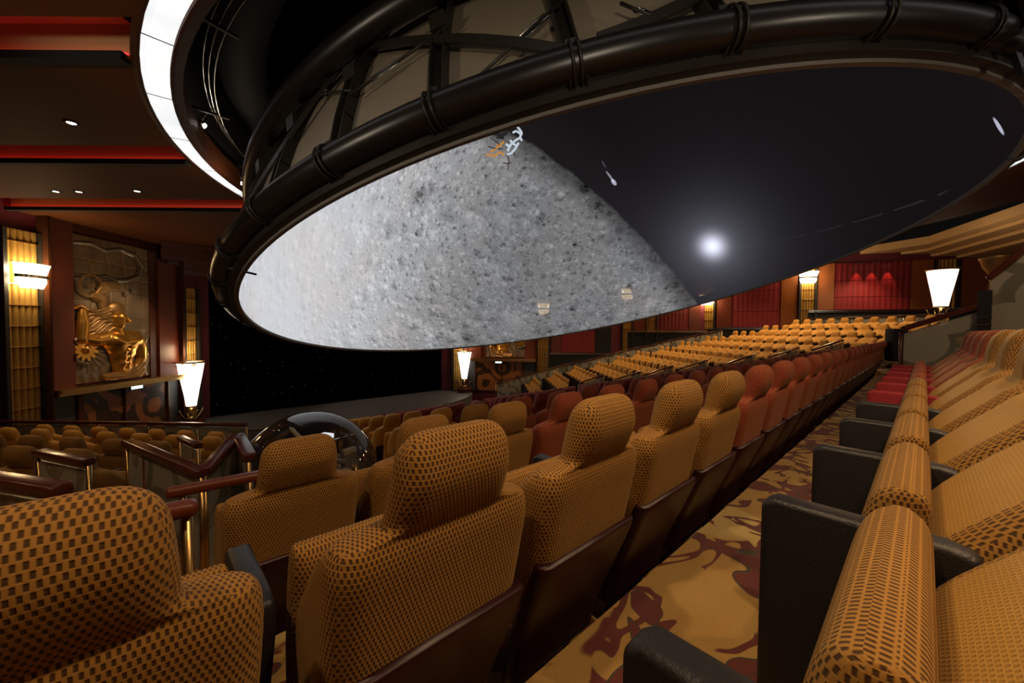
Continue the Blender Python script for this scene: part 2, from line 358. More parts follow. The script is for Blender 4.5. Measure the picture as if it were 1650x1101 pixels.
# ------------------------------------------------------------------ seats
def crom(ks, t):
    """Catmull-Rom through rows of keys, ks: list of tuples, t in [0, len-1]"""
    i = min(int(t), len(ks) - 2); f = t - i; a = ks[max(i - 1, 0)]; b = ks[i]; c = ks[i + 1]; d = ks[min(i + 2, len(ks) - 1)]
    return [.5 * ((2 * q) + (-p + r) * f + (2 * p - 5 * q + 4 * r - s) * f * f + (-p + 3 * q - 3 * r + s) * f ** 3) for p, q, r, s in zip(a, b, c, d)]
def rrect(w, t, nc, ns):
    """rounded rectangle, half width w (x), half thickness t (y); starts at the middle of the rear side, counter-clockwise; returns points"""
    r = min(t * .95, w * .9, .062); pts = []
    def arc(cx, cy, a0):
        for k in range(nc + 1):
            a = a0 + (PI / 2) * k / nc; pts.append((cx + r * math.cos(a), cy + r * math.sin(a)))
    def side(x0, y0, x1, y1):
        for k in range(1, ns): pts.append((x0 + (x1 - x0) * k / ns, y0 + (y1 - y0) * k / ns))
    arc(w - r, -t + r, -PI / 2); arc(w - r, t - r, 0); side(w - r, t, -w + r, t); arc(-w + r, t - r, PI / 2); arc(-w + r, -t + r, PI); side(-w + r, -t, w - r, -t)
    return pts, nc, ns
def loft(mb, keys, levels, nc=4, ns=8, axis_tilt=0., front_mi=1):
    """keys rows: (z, yc, halfwidth, halfthick); horizontal rounded slices, material 1 on the front face"""
    rings = []; vlen = [0.]
    for j in range(levels + 1):
        z, yc, w, t = crom(keys, (len(keys) - 1) * j / levels); w = max(w, .004); t = max(t, .003)
        pts, _, _ = rrect(w, t, nc, ns); rings.append([(x, yc + y, z) for x, y in pts])
        if j: vlen.append(vlen[-1] + max(math.hypot(rings[j][0][2] - rings[j - 1][0][2], rings[j][0][1] - rings[j - 1][0][1]), 0.))
        pw = w
    n = len(rings[0]); vs = [v for r in rings for v in r]; fs = []; mi = []; uvs = []
    for j in range(levels):
        # measured along the cloth so the weave keeps its size
        ul = [0.]
        for k in range(n):
            a = rings[j][k]; b = rings[j][(k + 1) % n]; ul.append(ul[-1] + math.hypot(a[0] - b[0], a[1] - b[1]))
        ul2 = [0.]
        for k in range(n):
            a = rings[j + 1][k]; b = rings[j + 1][(k + 1) % n]; ul2.append(ul2[-1] + math.hypot(a[0] - b[0], a[1] - b[1]))
        c1 = ul[-1] / 2; c2 = ul2[-1] / 2
        for k in range(n):
            k2 = (k + 1) % n; fs.append((j * n + k, j * n + k2, (j + 1) * n + k2, (j + 1) * n + k))
            uvs.append(((ul[k] - c1, vlen[j]), (ul[k + 1] - c1, vlen[j]), (ul2[k + 1] - c2, vlen[j + 1]), (ul2[k] - c2, vlen[j + 1])))
            mi.append(front_mi if (2 * nc + 1 <= k < 2 * nc + 1 + ns) else 0)
            A, B, C_, D_ = (Vector(vs[q]) for q in fs[-1]); nn_ = (C_ - A).cross(D_ - B); L_ = nn_.length
            if L_ > 1e-12:
                nn_ /= L_; va, vb = vlen[j], vlen[j + 1]
                if abs(nn_.z) > .72: uvs[-1] = tuple((p.x, p.y + .004) for p in (A, B, C_, D_))
                elif abs(nn_.x) > .75: uvs[-1] = ((A.y, va), (B.y, va), (C_.y, vb), (D_.y, vb))
                else: uvs[-1] = ((A.x, va), (B.x, va), (C_.x, vb), (D_.x, vb))
    fs.append(tuple(range(n))[::-1]); mi.append(0); uvs.append([(vs[k][0], vs[k][1]) for k in fs[-1]])
    fs.append(tuple((levels) * n + k for k in range(n))); mi.append(0); uvs.append([(vs[k][0], vs[k][1]) for k in fs[-1]])
    mb.add(vs, fs, mi, uvs, True)
def interp(z, tab):
    for (z0, v0), (z1, v1) in zip(tab[:-1], tab[1:]):
        if z >= z1:
            f = (z - z0) / (z1 - z0); f = f * f * (3 - 2 * f) * .5 + f * .5; return v0 + (v1 - v0) * f
    return tab[-1][1]
REAR = [(1.04, -.035), (.95, -.040), (.82, .010), (.56, .055), (.20, .190), (.0, .24)]     # rear surface, forward distance by height
FRONT = [(1.04, .060), (.95, .085), (.86, .095), (.80, .150), (.70, .240), (.62, .312), (.55, .345), (.38, .37)]
def rear(z): return interp(z, REAR)
def front(z): return interp(z, FRONT)
def seat_meshes(fabric, arm, lod):
    back_k = []
    for z, wd, sh in ((.40, .236, .0), (.50, .242, .0), (.60, .247, .0), (.70, .250, .0), (.77, .250, .0), (.806, .244, .004), (.828, .224, .012),
                      (.840, .172, .010), (.852, .146, .004), (.89, .142, .0), (.94, .138, .0), (.985, .131, .005), (1.010, .118, .014), (1.026, .098, .026), (1.032, .074, .036)):
        r_, f_ = rear(z) + sh, front(z) - sh; back_k.append((z, (r_ + f_) / 2, wd, max((f_ - r_) / 2, .008)))
    a = MB(); loft(a, back_k, {0: 60, 1: 30, 2: 15}[lod], {0: 5, 1: 4, 2: 2}[lod], {0: 8, 1: 6, 2: 3}[lod])
    if lod < 2: back = a.mesh('backrest', ['weave_' + fabric, 'weave_' + fabric + '_front'])
    else: back = a.mesh('backrest', ['plain_' + fabric, 'plain_' + fabric])
    b = MB(); pk = [(z, rear(z) + .026, wd, .030) for z, wd in ((.10, .222), (.24, .232), (.38, .240), (.53, .248), (.565, .242))]
    pk = [(z, y - .014, w_, t_) for z, y, w_, t_ in pk]; loft(b, pk, 12 if lod < 2 else 5, 2, 2, front_mi=0); panel = b.mesh('back_panel', 'maroon')
    c = MB(); ck = [(.24, .405, .228, .034), (.34, .403, .236, .040), (.45, .397, .238, .042), (.58, .380, .238, .045), (.66, .364, .238, .046), (.700, .358, .236, .034), (.716, .356, .230, .012)]
    loft(c, ck, {0: 28, 1: 16, 2: 7}[lod], {0: 5, 1: 3, 2: 2}[lod], {0: 6, 1: 4, 2: 2}[lod], front_mi=0)
    cushion = c.mesh('seat_cushion', [('weave_' if lod < 2 else 'plain_') + fabric, 'plain_' + fabric] if lod else ['weave_' + fabric + '_front' if False else 'weave_' + fabric])
    d = MB(); prof = [(.345, .0), (.335, .35), (.255, .58), (.262, .648), (.30, .658), (.545, .660), (.568, .645), (.570, .0)]
    n = len(prof); hw = .028
    vs = [(x, y, z) for x in (-hw, hw) for y, z in prof]
    d.add(vs, [tuple(range(n)), tuple(range(n, 2 * n))[::-1]] + [(i, n + i, n + (i + 1) % n, (i + 1) % n) for i in range(n)])
    armm = d.mesh('armrest', {'black': 'black_leather', 'red': 'red_cloth'}[arm], bevel=.012 if lod < 2 else 0.)
    return dict(backrest=back, back_panel=panel, seat_cushion=cushion, armrest=armm)
SEATS = {}
def seat(fabric, arm, lod, loc, rotz, label, group, end_arm=False):
    key = (fabric, arm, lod)
    if key not in SEATS: SEATS[key] = seat_meshes(*key)
    t = thing('theatre_seat', label, 'theatre seat', loc, rotz, group)
    for k, me in SEATS[key].items():
        o = link(k, me, t)
        if k == 'armrest': o.location = (.28, 0, 0)
    if end_arm:
        o = link('armrest', SEATS[key]['armrest'], t); o.location = (-.28, 0, 0)
    return t
P_ = .56; C0 = 6.587
def level(k): return EYE + .02 - 1.03 - .225 * k                # floor height of centre row k
NOSE = .76
# the row facing us on the right (camera's own)
for i in range(-1, 10):
    r = .14 + P_ * (i + 1); r += 0
    fab = 'gold' if i < 6 else 'red'; arm = 'black' if i < 4 else 'red'
    seat(fab, arm, 0 if i < 5 else 1, (r, -.336, level(0)), 0, '%s seat with %s arms in the row facing us, %s from the bottom right corner' % (fab, arm, ORD[i + 1]), 'seats of the row on the right whose fronts we see', i == -1)
for i in range(-1, 25):
    r = -.64 + .56 + P_ * i
    fab = 'gold' if i < 5 else 'red'; arm = 'black' if i < 3 else 'red'
    seat(fab, arm, 0 if i < 8 else 1, (r - (.03 if i == 0 else 0), .664 + (.02 if i == 0 else 0), level(1)), 0, '%s high-backed seat along the carpet edge seen from behind, %s from bottom left' % (fab, ORD[i + 1]), 'seats of the nearest row seen from behind', i == -1)
RANK = ['', '', 'second', 'third', 'fourth', 'fifth', 'sixth', 'seventh', 'eighth', 'ninth', 'tenth', 'eleventh', 'twelfth']
STARTS = {2: .44, 3: 2.1, 4: 2.4, 5: 2.6, 6: 2.8, 7: 3.0, 8: 3.2, 9: 3.4, 10: 3.6, 11: 3.8}
for k in range(2, 12):
    rend = 13.3 - .34 * (k - 1); i = 0; r = STARTS[k]
    while r < rend:
        fab = 'gold' if (k == 2 and i < 3) or (k > 2 and i == 0) else 'red'
        seat(fab, 'black' if k == 2 and i < 2 else 'red', 0 if k == 2 and i < 6 else (1 if k < 4 else 2), (r, k - .336, level(k)), 0,
             '%s centre block seat, %s from the left, %s row beyond the nearest backs' % (fab, FIRST[i], FIRST[k - 2]), 'centre block seats beyond the nearest row')
        r += P_; i += 1
# far block across the hall and its mirror on the left
TH = math.radians(-129.8); D2 = Vector((math.cos(TH), math.sin(TH), 0)); N2 = Vector((math.sin(TH), -math.cos(TH), 0))
Q0 = -2.06; T0 = [-17.13, -17.49, -17.79, -17.43, -17.67, -17.85, -17.54, -17.61, -17.21, -16.76, -16.2, -15.75]
CNT = [4, 6, 7, 8, 9, 10, 11, 12, 12, 13, 12, 12]
def block_pos(k, i): return N2 * (Q0 - k) + D2 * (T0[k] + P_ * i)
def block_floor(k): return EYE - 2.08 + .225 * k + .0011 * k * k - 1.03
RZ = math.atan2(-N2.x, N2.y)
for k in range(12):
    for i in range(CNT[k]):
        p = block_pos(k, i)
        seat('gold', 'black', 2, (p.x, p.y, block_floor(k)), RZ, 'gold seat in the far block, %s from the wall, %s row up from the stage' % (FIRST[i], FIRST[k]), 'gold seats of the far block')
LOFF = Vector((0, -.45, -.10))
for k in range(2, 8):
    for i in range(CNT[k]):
        p = block_pos(k, i); x = 2 * C0 - p.x + LOFF.x; y = p.y + LOFF.y
        q = proj = (np.array([x, y, 0.]) @ CAMR.T)
        if q[2] < .8 or q[0] / q[2] < -1.40: continue
        seat('gold', 'black', 1 if k > 3 else 2, (x, y, block_floor(k) + LOFF.z), -RZ, 'gold seat in the lower left block, %s from outer wall, %s row from stage' % (FIRST[i], FIRST[k]), 'gold seats of the lower left block')

# ------------------------------------------------------------------ floors
mb = MB()
for k in range(0, 13):
    x0, x1 = (-4.5, 15.5) if k < 2 else (-1.0 + .3 * k, 15.2 - .28 * k)
    y0 = -3.0 if k == 0 else NOSE + k - 1; y1 = NOSE + k
    mb.prism([(x0, y0), (x1, y0), (x1, y1), (x0, y1)], -.6, level(k))
struct(mb.build('floor', 'carpet'))
mb = MB()
for k in range(12):
    a = block_pos(k, -2.2); b = block_pos(k, CNT[k] + 3.0)
    if k > 9: b = block_pos(k, CNT[k] + 1)
    if k == 11: pa = 3.0
    else: pa = .1
    poly = [a + N2 * .9, b + N2 * .9, b - N2 * pa, a - N2 * pa]
    mb.prism([(p.x, p.y) for p in poly], -.6, block_floor(k))
struct(mb.build('floor', 'carpet'))
mb = MB()
for k in range(0, 12):
    a = block_pos(k, -2.2); b = block_pos(k, CNT[k] + .8)
    poly = [a + N2 * .9, b + N2 * .9, b - N2 * .1, a - N2 * .1]
    mb.prism([(2 * C0 - p.x, p.y - .45) for p in poly][::-1], -.6, block_floor(k) - .1)
struct(mb.build('floor', 'carpet'))
mb = MB(); mb.prism([(-14, -8), (30, -8), (30, 26), (-14, 26)], -.8, -.61); struct(mb.build('floor', 'dull_black'))

# ------------------------------------------------------------------ stage and curtain
SZ = EYE - 3.25
edge = [(C0 + 5.3 * math.cos(a) * 1.15, 17.2 - 3.35 * math.sin(a)) for a in [PI * i / 32 for i in range(33)]]
mb = MB(); mb.prism([(x, y) for x, y in edge] + [(C0 - 6.1, 20.5), (C0 + 6.1, 20.5)], -.6, SZ)
stg = tag(mb.build('stage_platform', 'stage'), 'grey curved stage floor in front of the black star curtain', 'stage')
mb = MB(); mb.tube([(x, y, SZ - .01) for x, y in edge], .03, 6); mb.build('stage_edging', 'cream_trim', stg)
mb = MB(); nf = 260; vs = []; fs = []
for i in range(nf + 1):
    x = C0 - 5.3 + 10.6 * i / nf; y = 17.75 + .05 * math.sin(i * .9) + .03 * math.sin(i * 2.3)
    vs += [(x, y, SZ + .01), (x, y + .02 * math.sin(i), EYE + 3.0)]
mb.add(vs, [(2 * i, 2 * i + 2, 2 * i + 3, 2 * i + 1) for i in range(nf)], smooth=True)
cur = tag(mb.build('stage_curtain', 'curtain'), 'tall black stage curtain dotted with tiny star lights', 'curtain')
M['star'] = emit('star_light', (.8, .88, 1), .045)
mb = MB()
for _ in range(170):
    x = C0 - 5.1 + random.random() * 10.2; z = SZ + .4 + random.random() * 3.4; mb.sphere((x, 17.63, z), random.choice((.008, .011, .014)), 5, 3)
tag(mb.build('star_lights', 'star', cur), kind='stuff')
mb = MB(); mb.box((C0, 20.6, EYE), (16, .1, 8)); struct(mb.build('wall_back', 'void'))

# ------------------------------------------------------------------ pilasters, sconces, lamps
def frame_from(a, b):
    d = Vector((b[0] - a[0], b[1] - a[1], 0)).normalized(); return d
def pilaster(c, d, nrm, w_, z0, z1, label, cat='pilaster'):
    """fluted gilded pilaster: c centre on wall, d along wall, nrm into the room"""
    t = thing('gilded_pilaster', label, cat, (c[0], c[1], z0)); d = Vector(d); nrm = Vector(nrm); H = z1 - z0
    R = Matrix((d, nrm, Vector((0, 0, 1)))).transposed()
    nfl = 5; step = w_ / nfl; mb = MB(); z = 0.; course = .46
    while z < H - .02:
        zt = min(z + course - .012, H)
        for k in range(nfl):
            x = -w_ / 2 + step * (k + .5); vs = []; m = 6
            for j in range(m + 1):
                a = PI * j / m; px = x - math.cos(a) * step * .49; py = .03 + math.sin(a) * step * .42
                vs += [R @ Vector((px, py, z)), R @ Vector((px, py, zt))]
            mb.add(vs, [(2 * j, 2 * j + 1, 2 * j + 3, 2 * j + 2)[::-1] for j in range(m)] , smooth=True)
        z += course
    z = course
    while z < H - .02: mb.box(R @ Vector((0, .05, z - .006)), (w_, .10, .012), R, 1); z += course
    mb.build('gilded_flutes', ['gold_tile', 'brass'], t)
    mb = MB()
    for sgn in (-1, 1): mb.box(R @ Vector((sgn * (w_ / 2 + .035), .07, H / 2)), (.07, .16, H), R)
    mb.box(R @ Vector((0, .012, H / 2)), (w_, .03, H), R)
    mb.build('side_trim', 'black_metal', t)
    return t
def sconce(c, d, nrm, z, label, w_=.62, power=38):
    t = thing('wall_sconce', label, 'wall lamp', (c[0], c[1], z)); d = Vector(d); nrm = Vector(nrm)
    R = Matrix((d, nrm, Vector((0, 0, 1)))).transposed()
    def halfbowl(prof, name, mat):
        mb = MB(); n = 22
        for r_, _ in (): pass
        vs = []; fs = []
        for (rx, ry, zz) in prof:
            for k in range(n + 1):
                a = PI * k / n; q = 1 + (.035 if k % 2 else -.02)
                vs.append(R @ Vector((rx * math.cos(a) * q, .10 + ry * math.sin(a) * q, zz)))
        for i in range(len(prof) - 1):
            for k in range(n): fs.append((i * (n + 1) + k, i * (n + 1) + k + 1, (i + 1) * (n + 1) + k + 1, (i + 1) * (n + 1) + k))
        mb.add(vs, fs); return mb.build(name, mat, t)
    h = w_ / 2
    halfbowl([(h * .80, .12, .03), (h * .86, .15, .12), (h * 1.0, .20, .27)], 'upper_crystal', 'bulb_warm')
    halfbowl([(h * .80, .12, -.03), (h * .80, .14, -.12), (h * .62, .10, -.26)], 'lower_crystal', 'bulb_warm')
    halfbowl([(h * .90, .15, -.035), (h * .90, .16, .0), (h * .90, .15, .035)], 'metal_band', 'black_metal')
    mb = MB()
    for k in range(-2, 3):
        mb.sphere(R @ Vector((k * h * .33, .16, .15)), .05, 8, 6, (1, 1, 1.6)); mb.sphere(R @ Vector((k * h * .28, .14, -.10)), .035, 8, 6, (1, 1, 1.4))
    mb.build('light_bulbs', 'bulb', t)
    p = Vector((c[0], c[1], z)) + nrm * .5
    light('POINT', (p.x, p.y, p.z), power, (1, .64, .30), .18, name='sconce_light')
    return t
def torch(c, z0, label, power=45, h=1.5, r1=.37, r0=.13):
    t = thing('cone_lamp', label, 'lamp', (c[0], c[1], z0))
    mb = MB(); mb.lathe([(.01, 0), (r0, .01), (r0 + (r1 - r0) * .35, h * .38), (r0 + (r1 - r0) * .72, h * .72), (r1 * .985, h - .02), (r1 - .05, h - .02), (.0, h - .05)], 28); mb.build('lamp_shade', 'alabaster', t)
    mb = MB(); mb.lathe([(r1 * .98, h - .05), (r1 + .03, h - .045), (r1 + .035, h), (r1 - .02, h + .005)], 28); mb.build('rim_band', 'brass', t)
    mb = MB(); mb.lathe([(.10, 0), (r0 + .03, 0), (r0 + .035, .04), (.1, .05)], 20); mb.cyl((0, 0, -.42), (0, 0, .0), .035, 10); mb.lathe([(.02, -.42), (.16, -.40), (.18, -.34), (.05, -.30)], 20)
    for k in range(4):
        a = PI / 2 * k + .4; mb.tube([(math.cos(a) * (.05 + .3 * s), math.sin(a) * (.05 + .3 * s), -.40 + .34 * s * s) for s in (0, .25, .5, .75, 1)], .014, 6)
    mb.build('holder', 'brass', t)
    light('POINT', (c[0], c[1], z0 + h + .3), power, (1, .72, .42), .25, name='cone_lamp_light')
    return t

# ------------------------------------------------------------------ side walls beside the stage (left as seen, and its mirror)
A0 = Vector((-2.0, 13.71, 0)); B0 = Vector((1.07, 17.0, 0))
def wall_pt(px, py): return on_line(px, py, A0, B0)[0]
def side_wall(mir):
    S = (lambda v: Vector((2 * C0 - v[0], v[1], v[2]))) if mir else (lambda v: Vector(v))
    side = 'right' if mir else 'left'; word = 'far right' if mir else 'left'
    a = S(A0); b = S(B0); d = (b - a).normalized(); nrm = Vector((d.y, -d.x, 0))
    if nrm.dot(Vector((C0, 8, 0)) - a) < 0: nrm = -nrm
    R = Matrix((d, nrm, Vector((0, 0, 1)))).transposed()
    def quad(px0, px1, y0, y1, off, th, name=None, mat=None, parent=None, mb=None, bevel=0.):
        """box on the wall between two pixel columns of the left wall, z range from pixel rows at its middle"""
        xm = (px0 + px1) / 2; p0 = wall_pt(px0, 550); p1 = wall_pt(px1, 550); zt = wall_pt(xm, y0).z; zb = wall_pt(xm, y1).z
        p0 = S(p0); p1 = S(p1); c = (p0 + p1) / 2; c.z = (zt + zb) / 2; c += nrm * (off + th / 2)
        m = mb or MB(); m.box(c, ((p1 - p0).length, th, zt - zb), R)
        return m.build(name, mat, parent, bevel) if not mb else m
    # wall slab behind everything
    e0 = a - d * (.35 if mir else 3.2); e1 = b + d * .9; zc = (3.3 + EYE) / 2 - .1
    m = MB(); m.box(((e0.x + e1.x) / 2 - nrm.x * .16, (e0.y + e1.y) / 2 - nrm.y * .16, zc), ((e1 - e0).length, .3, 3.3 + EYE + .2), R)
    struct(m.build('wall_' + side, 'wall_wine'))
    pl = pilaster(a - nrm * .0, d, nrm, .60, EYE - 3.2, wall_pt(33, 372).z, '%s gold fluted pilaster carrying a crystal wall lamp beside the bronze relief' % word)
    zs = wall_pt(33, 446).z
    sconce(a + nrm * .16, d, nrm, zs, 'crystal wall lamp on the %s pilaster next to the bronze relief' % word, .66, 16)
    pilaster(b, d, nrm, .50, EYE - 3.2, wall_pt(305, 465).z, '%s gold fluted pilaster behind the cone lamp beside the stage' % word)
    # wood surround of the relief: deep portal frame
    t = thing('relief_surround', 'mahogany portal frame around the bronze relief on the %s wall' % word, 'wall panel')
    quad(66, 112, 336, 640, .02, .12, 'side_panel', 'wood_red', t); quad(250, 281, 425, 612, .02, .12, 'side_panel', 'wood_red', t)
    quad(112, 250, 345, 388, .02, .10, 'top_panel', 'wood_dark', t); quad(238, 252, 388, 612, .02, .06, 'inner_reveal', 'wood_dark', t)
    quad(62, 66, 330, 680, .02, .26, 'edge_strip', 'trim_brown', t); quad(281, 284, 372, 670, .02, .26, 'edge_strip', 'trim_brown', t)
    # ledge
    m = MB(); p0 = S(wall_pt(70, 632)); p1 = S(wall_pt(281, 604)); z = (p0.z + p1.z) / 2
    ledge = MB(); c = (p0 + p1) / 2; c.z = z; ledge.box(c + nrm * .22, ((p1 - p0).length, .44, .07), R); ledge.box(c + nrm * .2 + Vector((0, 0, -.08)), ((p1 - p0).length, .36, .08), R)
    tag(ledge.build('relief_ledge', 'brass'), 'long brass ledge under the bronze relief on the %s wall' % word, 'ledge')
    # lower zone: grey panel, doors
    zd = EYE - 3.2; 
    def low(px0, px1, name, mat, lab, cat, off=.0, th=.08, top=None):
        p0 = S(wall_pt(px0, 550)); p1 = S(wall_pt(px1, 550)); c = (p0 + p1) / 2; zt = (z - .13) if top is None else top
        m = MB(); c.z = (zt + zd) / 2; m.box(c + nrm * (off + th / 2), ((p1 - p0).length, th, zt - zd), R)
        o = m.build(name, mat); return o
    o = low(70, 114, 'lower_panel', 'grey_panel', '', ''); tag(o, 'plain dark grey lower wall panel below the ledge on the %s wall' % word, 'wall panel')
    o = low(264, 281, 'corner_panel', 'grey_panel', '', ''); tag(o, 'narrow dark panel beside the deco doors on the %s wall' % word, 'wall panel')
    dr = thing('deco_doors', 'pair of dark inlaid deco doors under the exit sign on the %s wall' % word, 'door')
    for x0, x1 in ((125, 191), (194, 262)):
        o = low(x0, x1, 'door_leaf', 'deco_door', '', ''); o.parent = dr
    m = MB()
    for x0, x1 in ((115, 124), (191.5, 193.5), (262.5, 265)):
        p0 = S(wall_pt(x0, 550)); p1 = S(wall_pt(x1, 550)); c = (p0 + p1) / 2; c.z = (z - .13 + zd) / 2; m.box(c + nrm * .07, ((p1 - p0).length, .14, z - .13 - zd), R)
    m.build('door_frame', 'wood_dark', dr)
    m = MB(); p = S(wall_pt(202, 623)); m.box(p + nrm * .30, (.36, .05, .15), R)
    ex = tag(m.build('exit_sign', 'black_metal'), 'small lit exit sign over the doors on the %s wall' % word, 'sign')
    m = MB(); m.box(p + nrm * .33, (.33, .012, .12), R); m.build('sign_face', 'exit_sign', ex)
    # relief -------------------------------------------------------
    P0 = wall_pt(110, 550); P1 = wall_pt(239, 550); W = (P1 - P0).length; zt = wall_pt(175, 390).z; zb = wall_pt(175, 612).z; H = zt - zb
    def uv(px, py):                             # relief-plane coordinates (metres) from the left relief as photographed
        q = wall_pt(px, py); return ((q - P0).dot((B0 - A0).normalized()), q.z - zb)
    def hf(fn, name, mat, parent, n=130, base=.02, lim=1e-3):
        nx = n; nz = int(n * H / W); xs = np.linspace(0, W, nx); zs_ = np.linspace(0, H, nz); X, Z = np.meshgrid(xs, zs_); h = fn(X, Z)
        vs = []; fs = []; idx = -np.ones(h.shape, int); on = h > lim
        pP = S(P0)
        for i in range(nz):
            for j in range(nx):
                if on[i, j]:
                    idx[i, j] = len(vs); q = pP + d * float(X[i, j]) + nrm * (base + float(h[i, j])); vs.append((q.x, q.y, zb + float(Z[i, j])))
        for i in range(nz - 1):
            for j in range(nx - 1):
                f = (idx[i, j], idx[i, j + 1], idx[i + 1, j + 1], idx[i + 1, j])
                if min(f) >= 0: fs.append(f)
        m = MB(); m.add(vs, fs, smooth=True); return m.build(name, mat, parent)
    def cap(X, Z, pts, rs, amp):
        out = np.zeros_like(X)
        for (p, q), (r0, r1) in zip(zip(pts[:-1], pts[1:]), zip(rs[:-1], rs[1:])):
            ax, az = p; bx, bz = q; vx, vz = bx - ax, bz - az; L2 = vx * vx + vz * vz + 1e-9
            t_ = np.clip(((X - ax) * vx + (Z - az) * vz) / L2, 0, 1); r = r0 + (r1 - r0) * t_; dd = np.hypot(X - ax - vx * t_, Z - az - vz * t_) / r
            out = np.maximum(out, amp * np.sqrt(np.clip(1 - dd * dd, 0, 1)) * (r / max(rs)) ** .5)
        return out
    t = thing('bronze_relief', 'large bronze relief of a gilded bare-chested figure with flowing hair on the %s wall' % word, 'relief')
    rg = np.random.RandomState(3)
    def bg(X, Z):
        cx, cz = uv(205, 470); g = .02 + .010 * ((np.abs(np.sin(X * 7 + .6 * np.sin(Z * 2))) > .12) & (np.abs(np.sin(Z * 9 + 1.2 * X * .3)) > .12)) * (Z > H * .35)
        cx, cz = uv(131, 563); an = np.arctan2(Z - cz, X - cx); rr = np.hypot(X - cx, Z - cz); g = g + .03 * (0.5 + .5 * np.sin(an * 26)) * np.exp(-((rr - .35) / .3) ** 2)
        g = g + .012 * np.sin(X * 23 + np.sin(Z * 9) * 2) * (Z < H * .35); return g + .03
    hf(bg, 'relief_ground', 'relief_stone', t, 110, .0)
    def cloud(X, Z):
        pts = [uv(112, 390), uv(140, 392), uv(165, 404), uv(190, 402), uv(212, 412), uv(224, 430), uv(218, 446), uv(200, 452), uv(182, 452), uv(165, 445), uv(140, 447), uv(112, 448)]
        return cap(X, Z, pts, [.05, .06, .055, .07, .09, .10, .09, .07, .06, .055, .05, .05], .10)
    hf(cloud, 'arched_cloud_band', 'silver', t, 170, .04)
    def sky(X, Z):
        z1 = uv(150, 448)[1]; x1 = uv(214, 430)[0]; k = (Z > z1) & (X < x1 - .2 * np.abs(Z - (z1 + H) / 2)); return np.where(k, .045, 0.)
    hf(sky, 'upper_field', 'bronze', t, 80, .01)
    def hair(X, Z):
        out = np.zeros_like(X)
        for j in range(13):
            s0 = uv(187 - j * .6, 500 + j * 1.6); pts = []
            for k in range(9):
                f = k / 8; pts.append((s0[0] - f * (.95 - .03 * j), s0[1] - .02 * j - f * f * .03 * j + .06 * math.sin(f * 7 + j * .7)))
            out = np.maximum(out, cap(X, Z, pts, [.06] + [.05] * 7 + [.03], .09 + .02 * (j % 2)))
        cx, cz = uv(182, 499); return np.maximum(out, .12 * np.sqrt(np.clip(1 - ((X - cx) / .26) ** 2 - ((Z - cz) / .22) ** 2, 0, 1)) + 0)
    hf(hair, 'flowing_hair', 'bronze', t, 190, .05)
    def body(X, Z):
        c = cap; o = c(X, Z, [uv(190, 566), uv(192, 582), uv(193, 598)], [.37, .31, .29], .17)
        o = np.maximum(o, c(X, Z, [uv(173, 549), uv(190, 551), uv(207, 548)], [.27, .31, .27], .21)); o = np.maximum(o, c(X, Z, [uv(178, 558), uv(190, 572)], [.24, .26], .18)); o = np.maximum(o, c(X, Z, [uv(203, 558), uv(194, 572)], [.24, .26], .18))
        for xx, yy, sg, am in [(180, 552, .13, .10), (200, 551, .13, .10), (168, 546, .11, .07), (212, 546, .10, .07)] + [(xx, yy, .055, .055) for yy in (567, 576, 585) for xx in (187, 196)] + [(178, 572, .07, .035), (206, 572, .07, .035), (191.5, 560, .03, -.06), (191.5, 572, .025, -.04), (191.5, 582, .025, -.04), (192, 593, .03, -.04)]:
            cx, cz = uv(xx, yy); o = o + np.where(o > 1e-3, am * np.exp(-((X - cx) ** 2 + (Z - cz) ** 2) / (2 * sg * sg)), 0)
        o = np.where(o > 1e-3, np.maximum(o, .01), 0)
        o = np.maximum(o, c(X, Z, [uv(183, 530), uv(187, 543)], [.15, .20], .20))                          # neck
        o = np.maximum(o, c(X, Z, [uv(184, 512), uv(183, 523)], [.19, .15], .25)); o = np.maximum(o, c(X, Z, [uv(189, 512), uv(191, 518)], [.03, .05], .31))
        o = np.maximum(o, c(X, Z, [uv(170, 545), uv(148, 549), uv(124, 545)], [.21, .17, .13], .22))        # raised arm: upper arm out to the elbow
        o = np.maximum(o, c(X, Z, [uv(123, 546), uv(126, 520), uv(124, 498)], [.14, .14, .08], .20))        # forearm up
        o = np.maximum(o, c(X, Z, [uv(125, 497), uv(119, 493), uv(112, 497)], [.07, .05, .035], .17))
        o = np.maximum(o, c(X, Z, [uv(212, 546), uv(219, 560), uv(221, 577), uv(213, 592)], [.22, .18, .14, .09], .22)); return o
    hf(body, 'gilded_figure', 'gilt', t, 210, .05)
    def cloth(X, Z):
        o = np.zeros_like(X)
        for j in range(7):
            o = np.maximum(o, cap(X, Z, [uv(160 + j * 2, 606 + j * 2), uv(185, 602 + j * 4), uv(210, 592 + j * 4), uv(228 - j, 570 + j * 5)], [.07] * 4, .14 + .02 * (j % 2)))
        return o
    hf(cloth, 'draped_cloth', 'bronze', t, 170, .05)
    def wheel(X, Z):
        cx, cz = uv(138, 461); rr = np.hypot(X - cx, Z - cz); an = np.arctan2(Z - cz, X - cx)
        o = np.where(np.abs(rr - .27) < .035, .09, 0); o = np.maximum(o, np.where((rr < .27) & (np.abs(np.sin(an * 4)) < .22 * .12 / np.maximum(rr, .05)), .07, 0)); return np.maximum(o, np.where(rr < .05, .1, 0))
    hf(wheel, 'spoked_wheel', 'bronze', t, 200, .06)
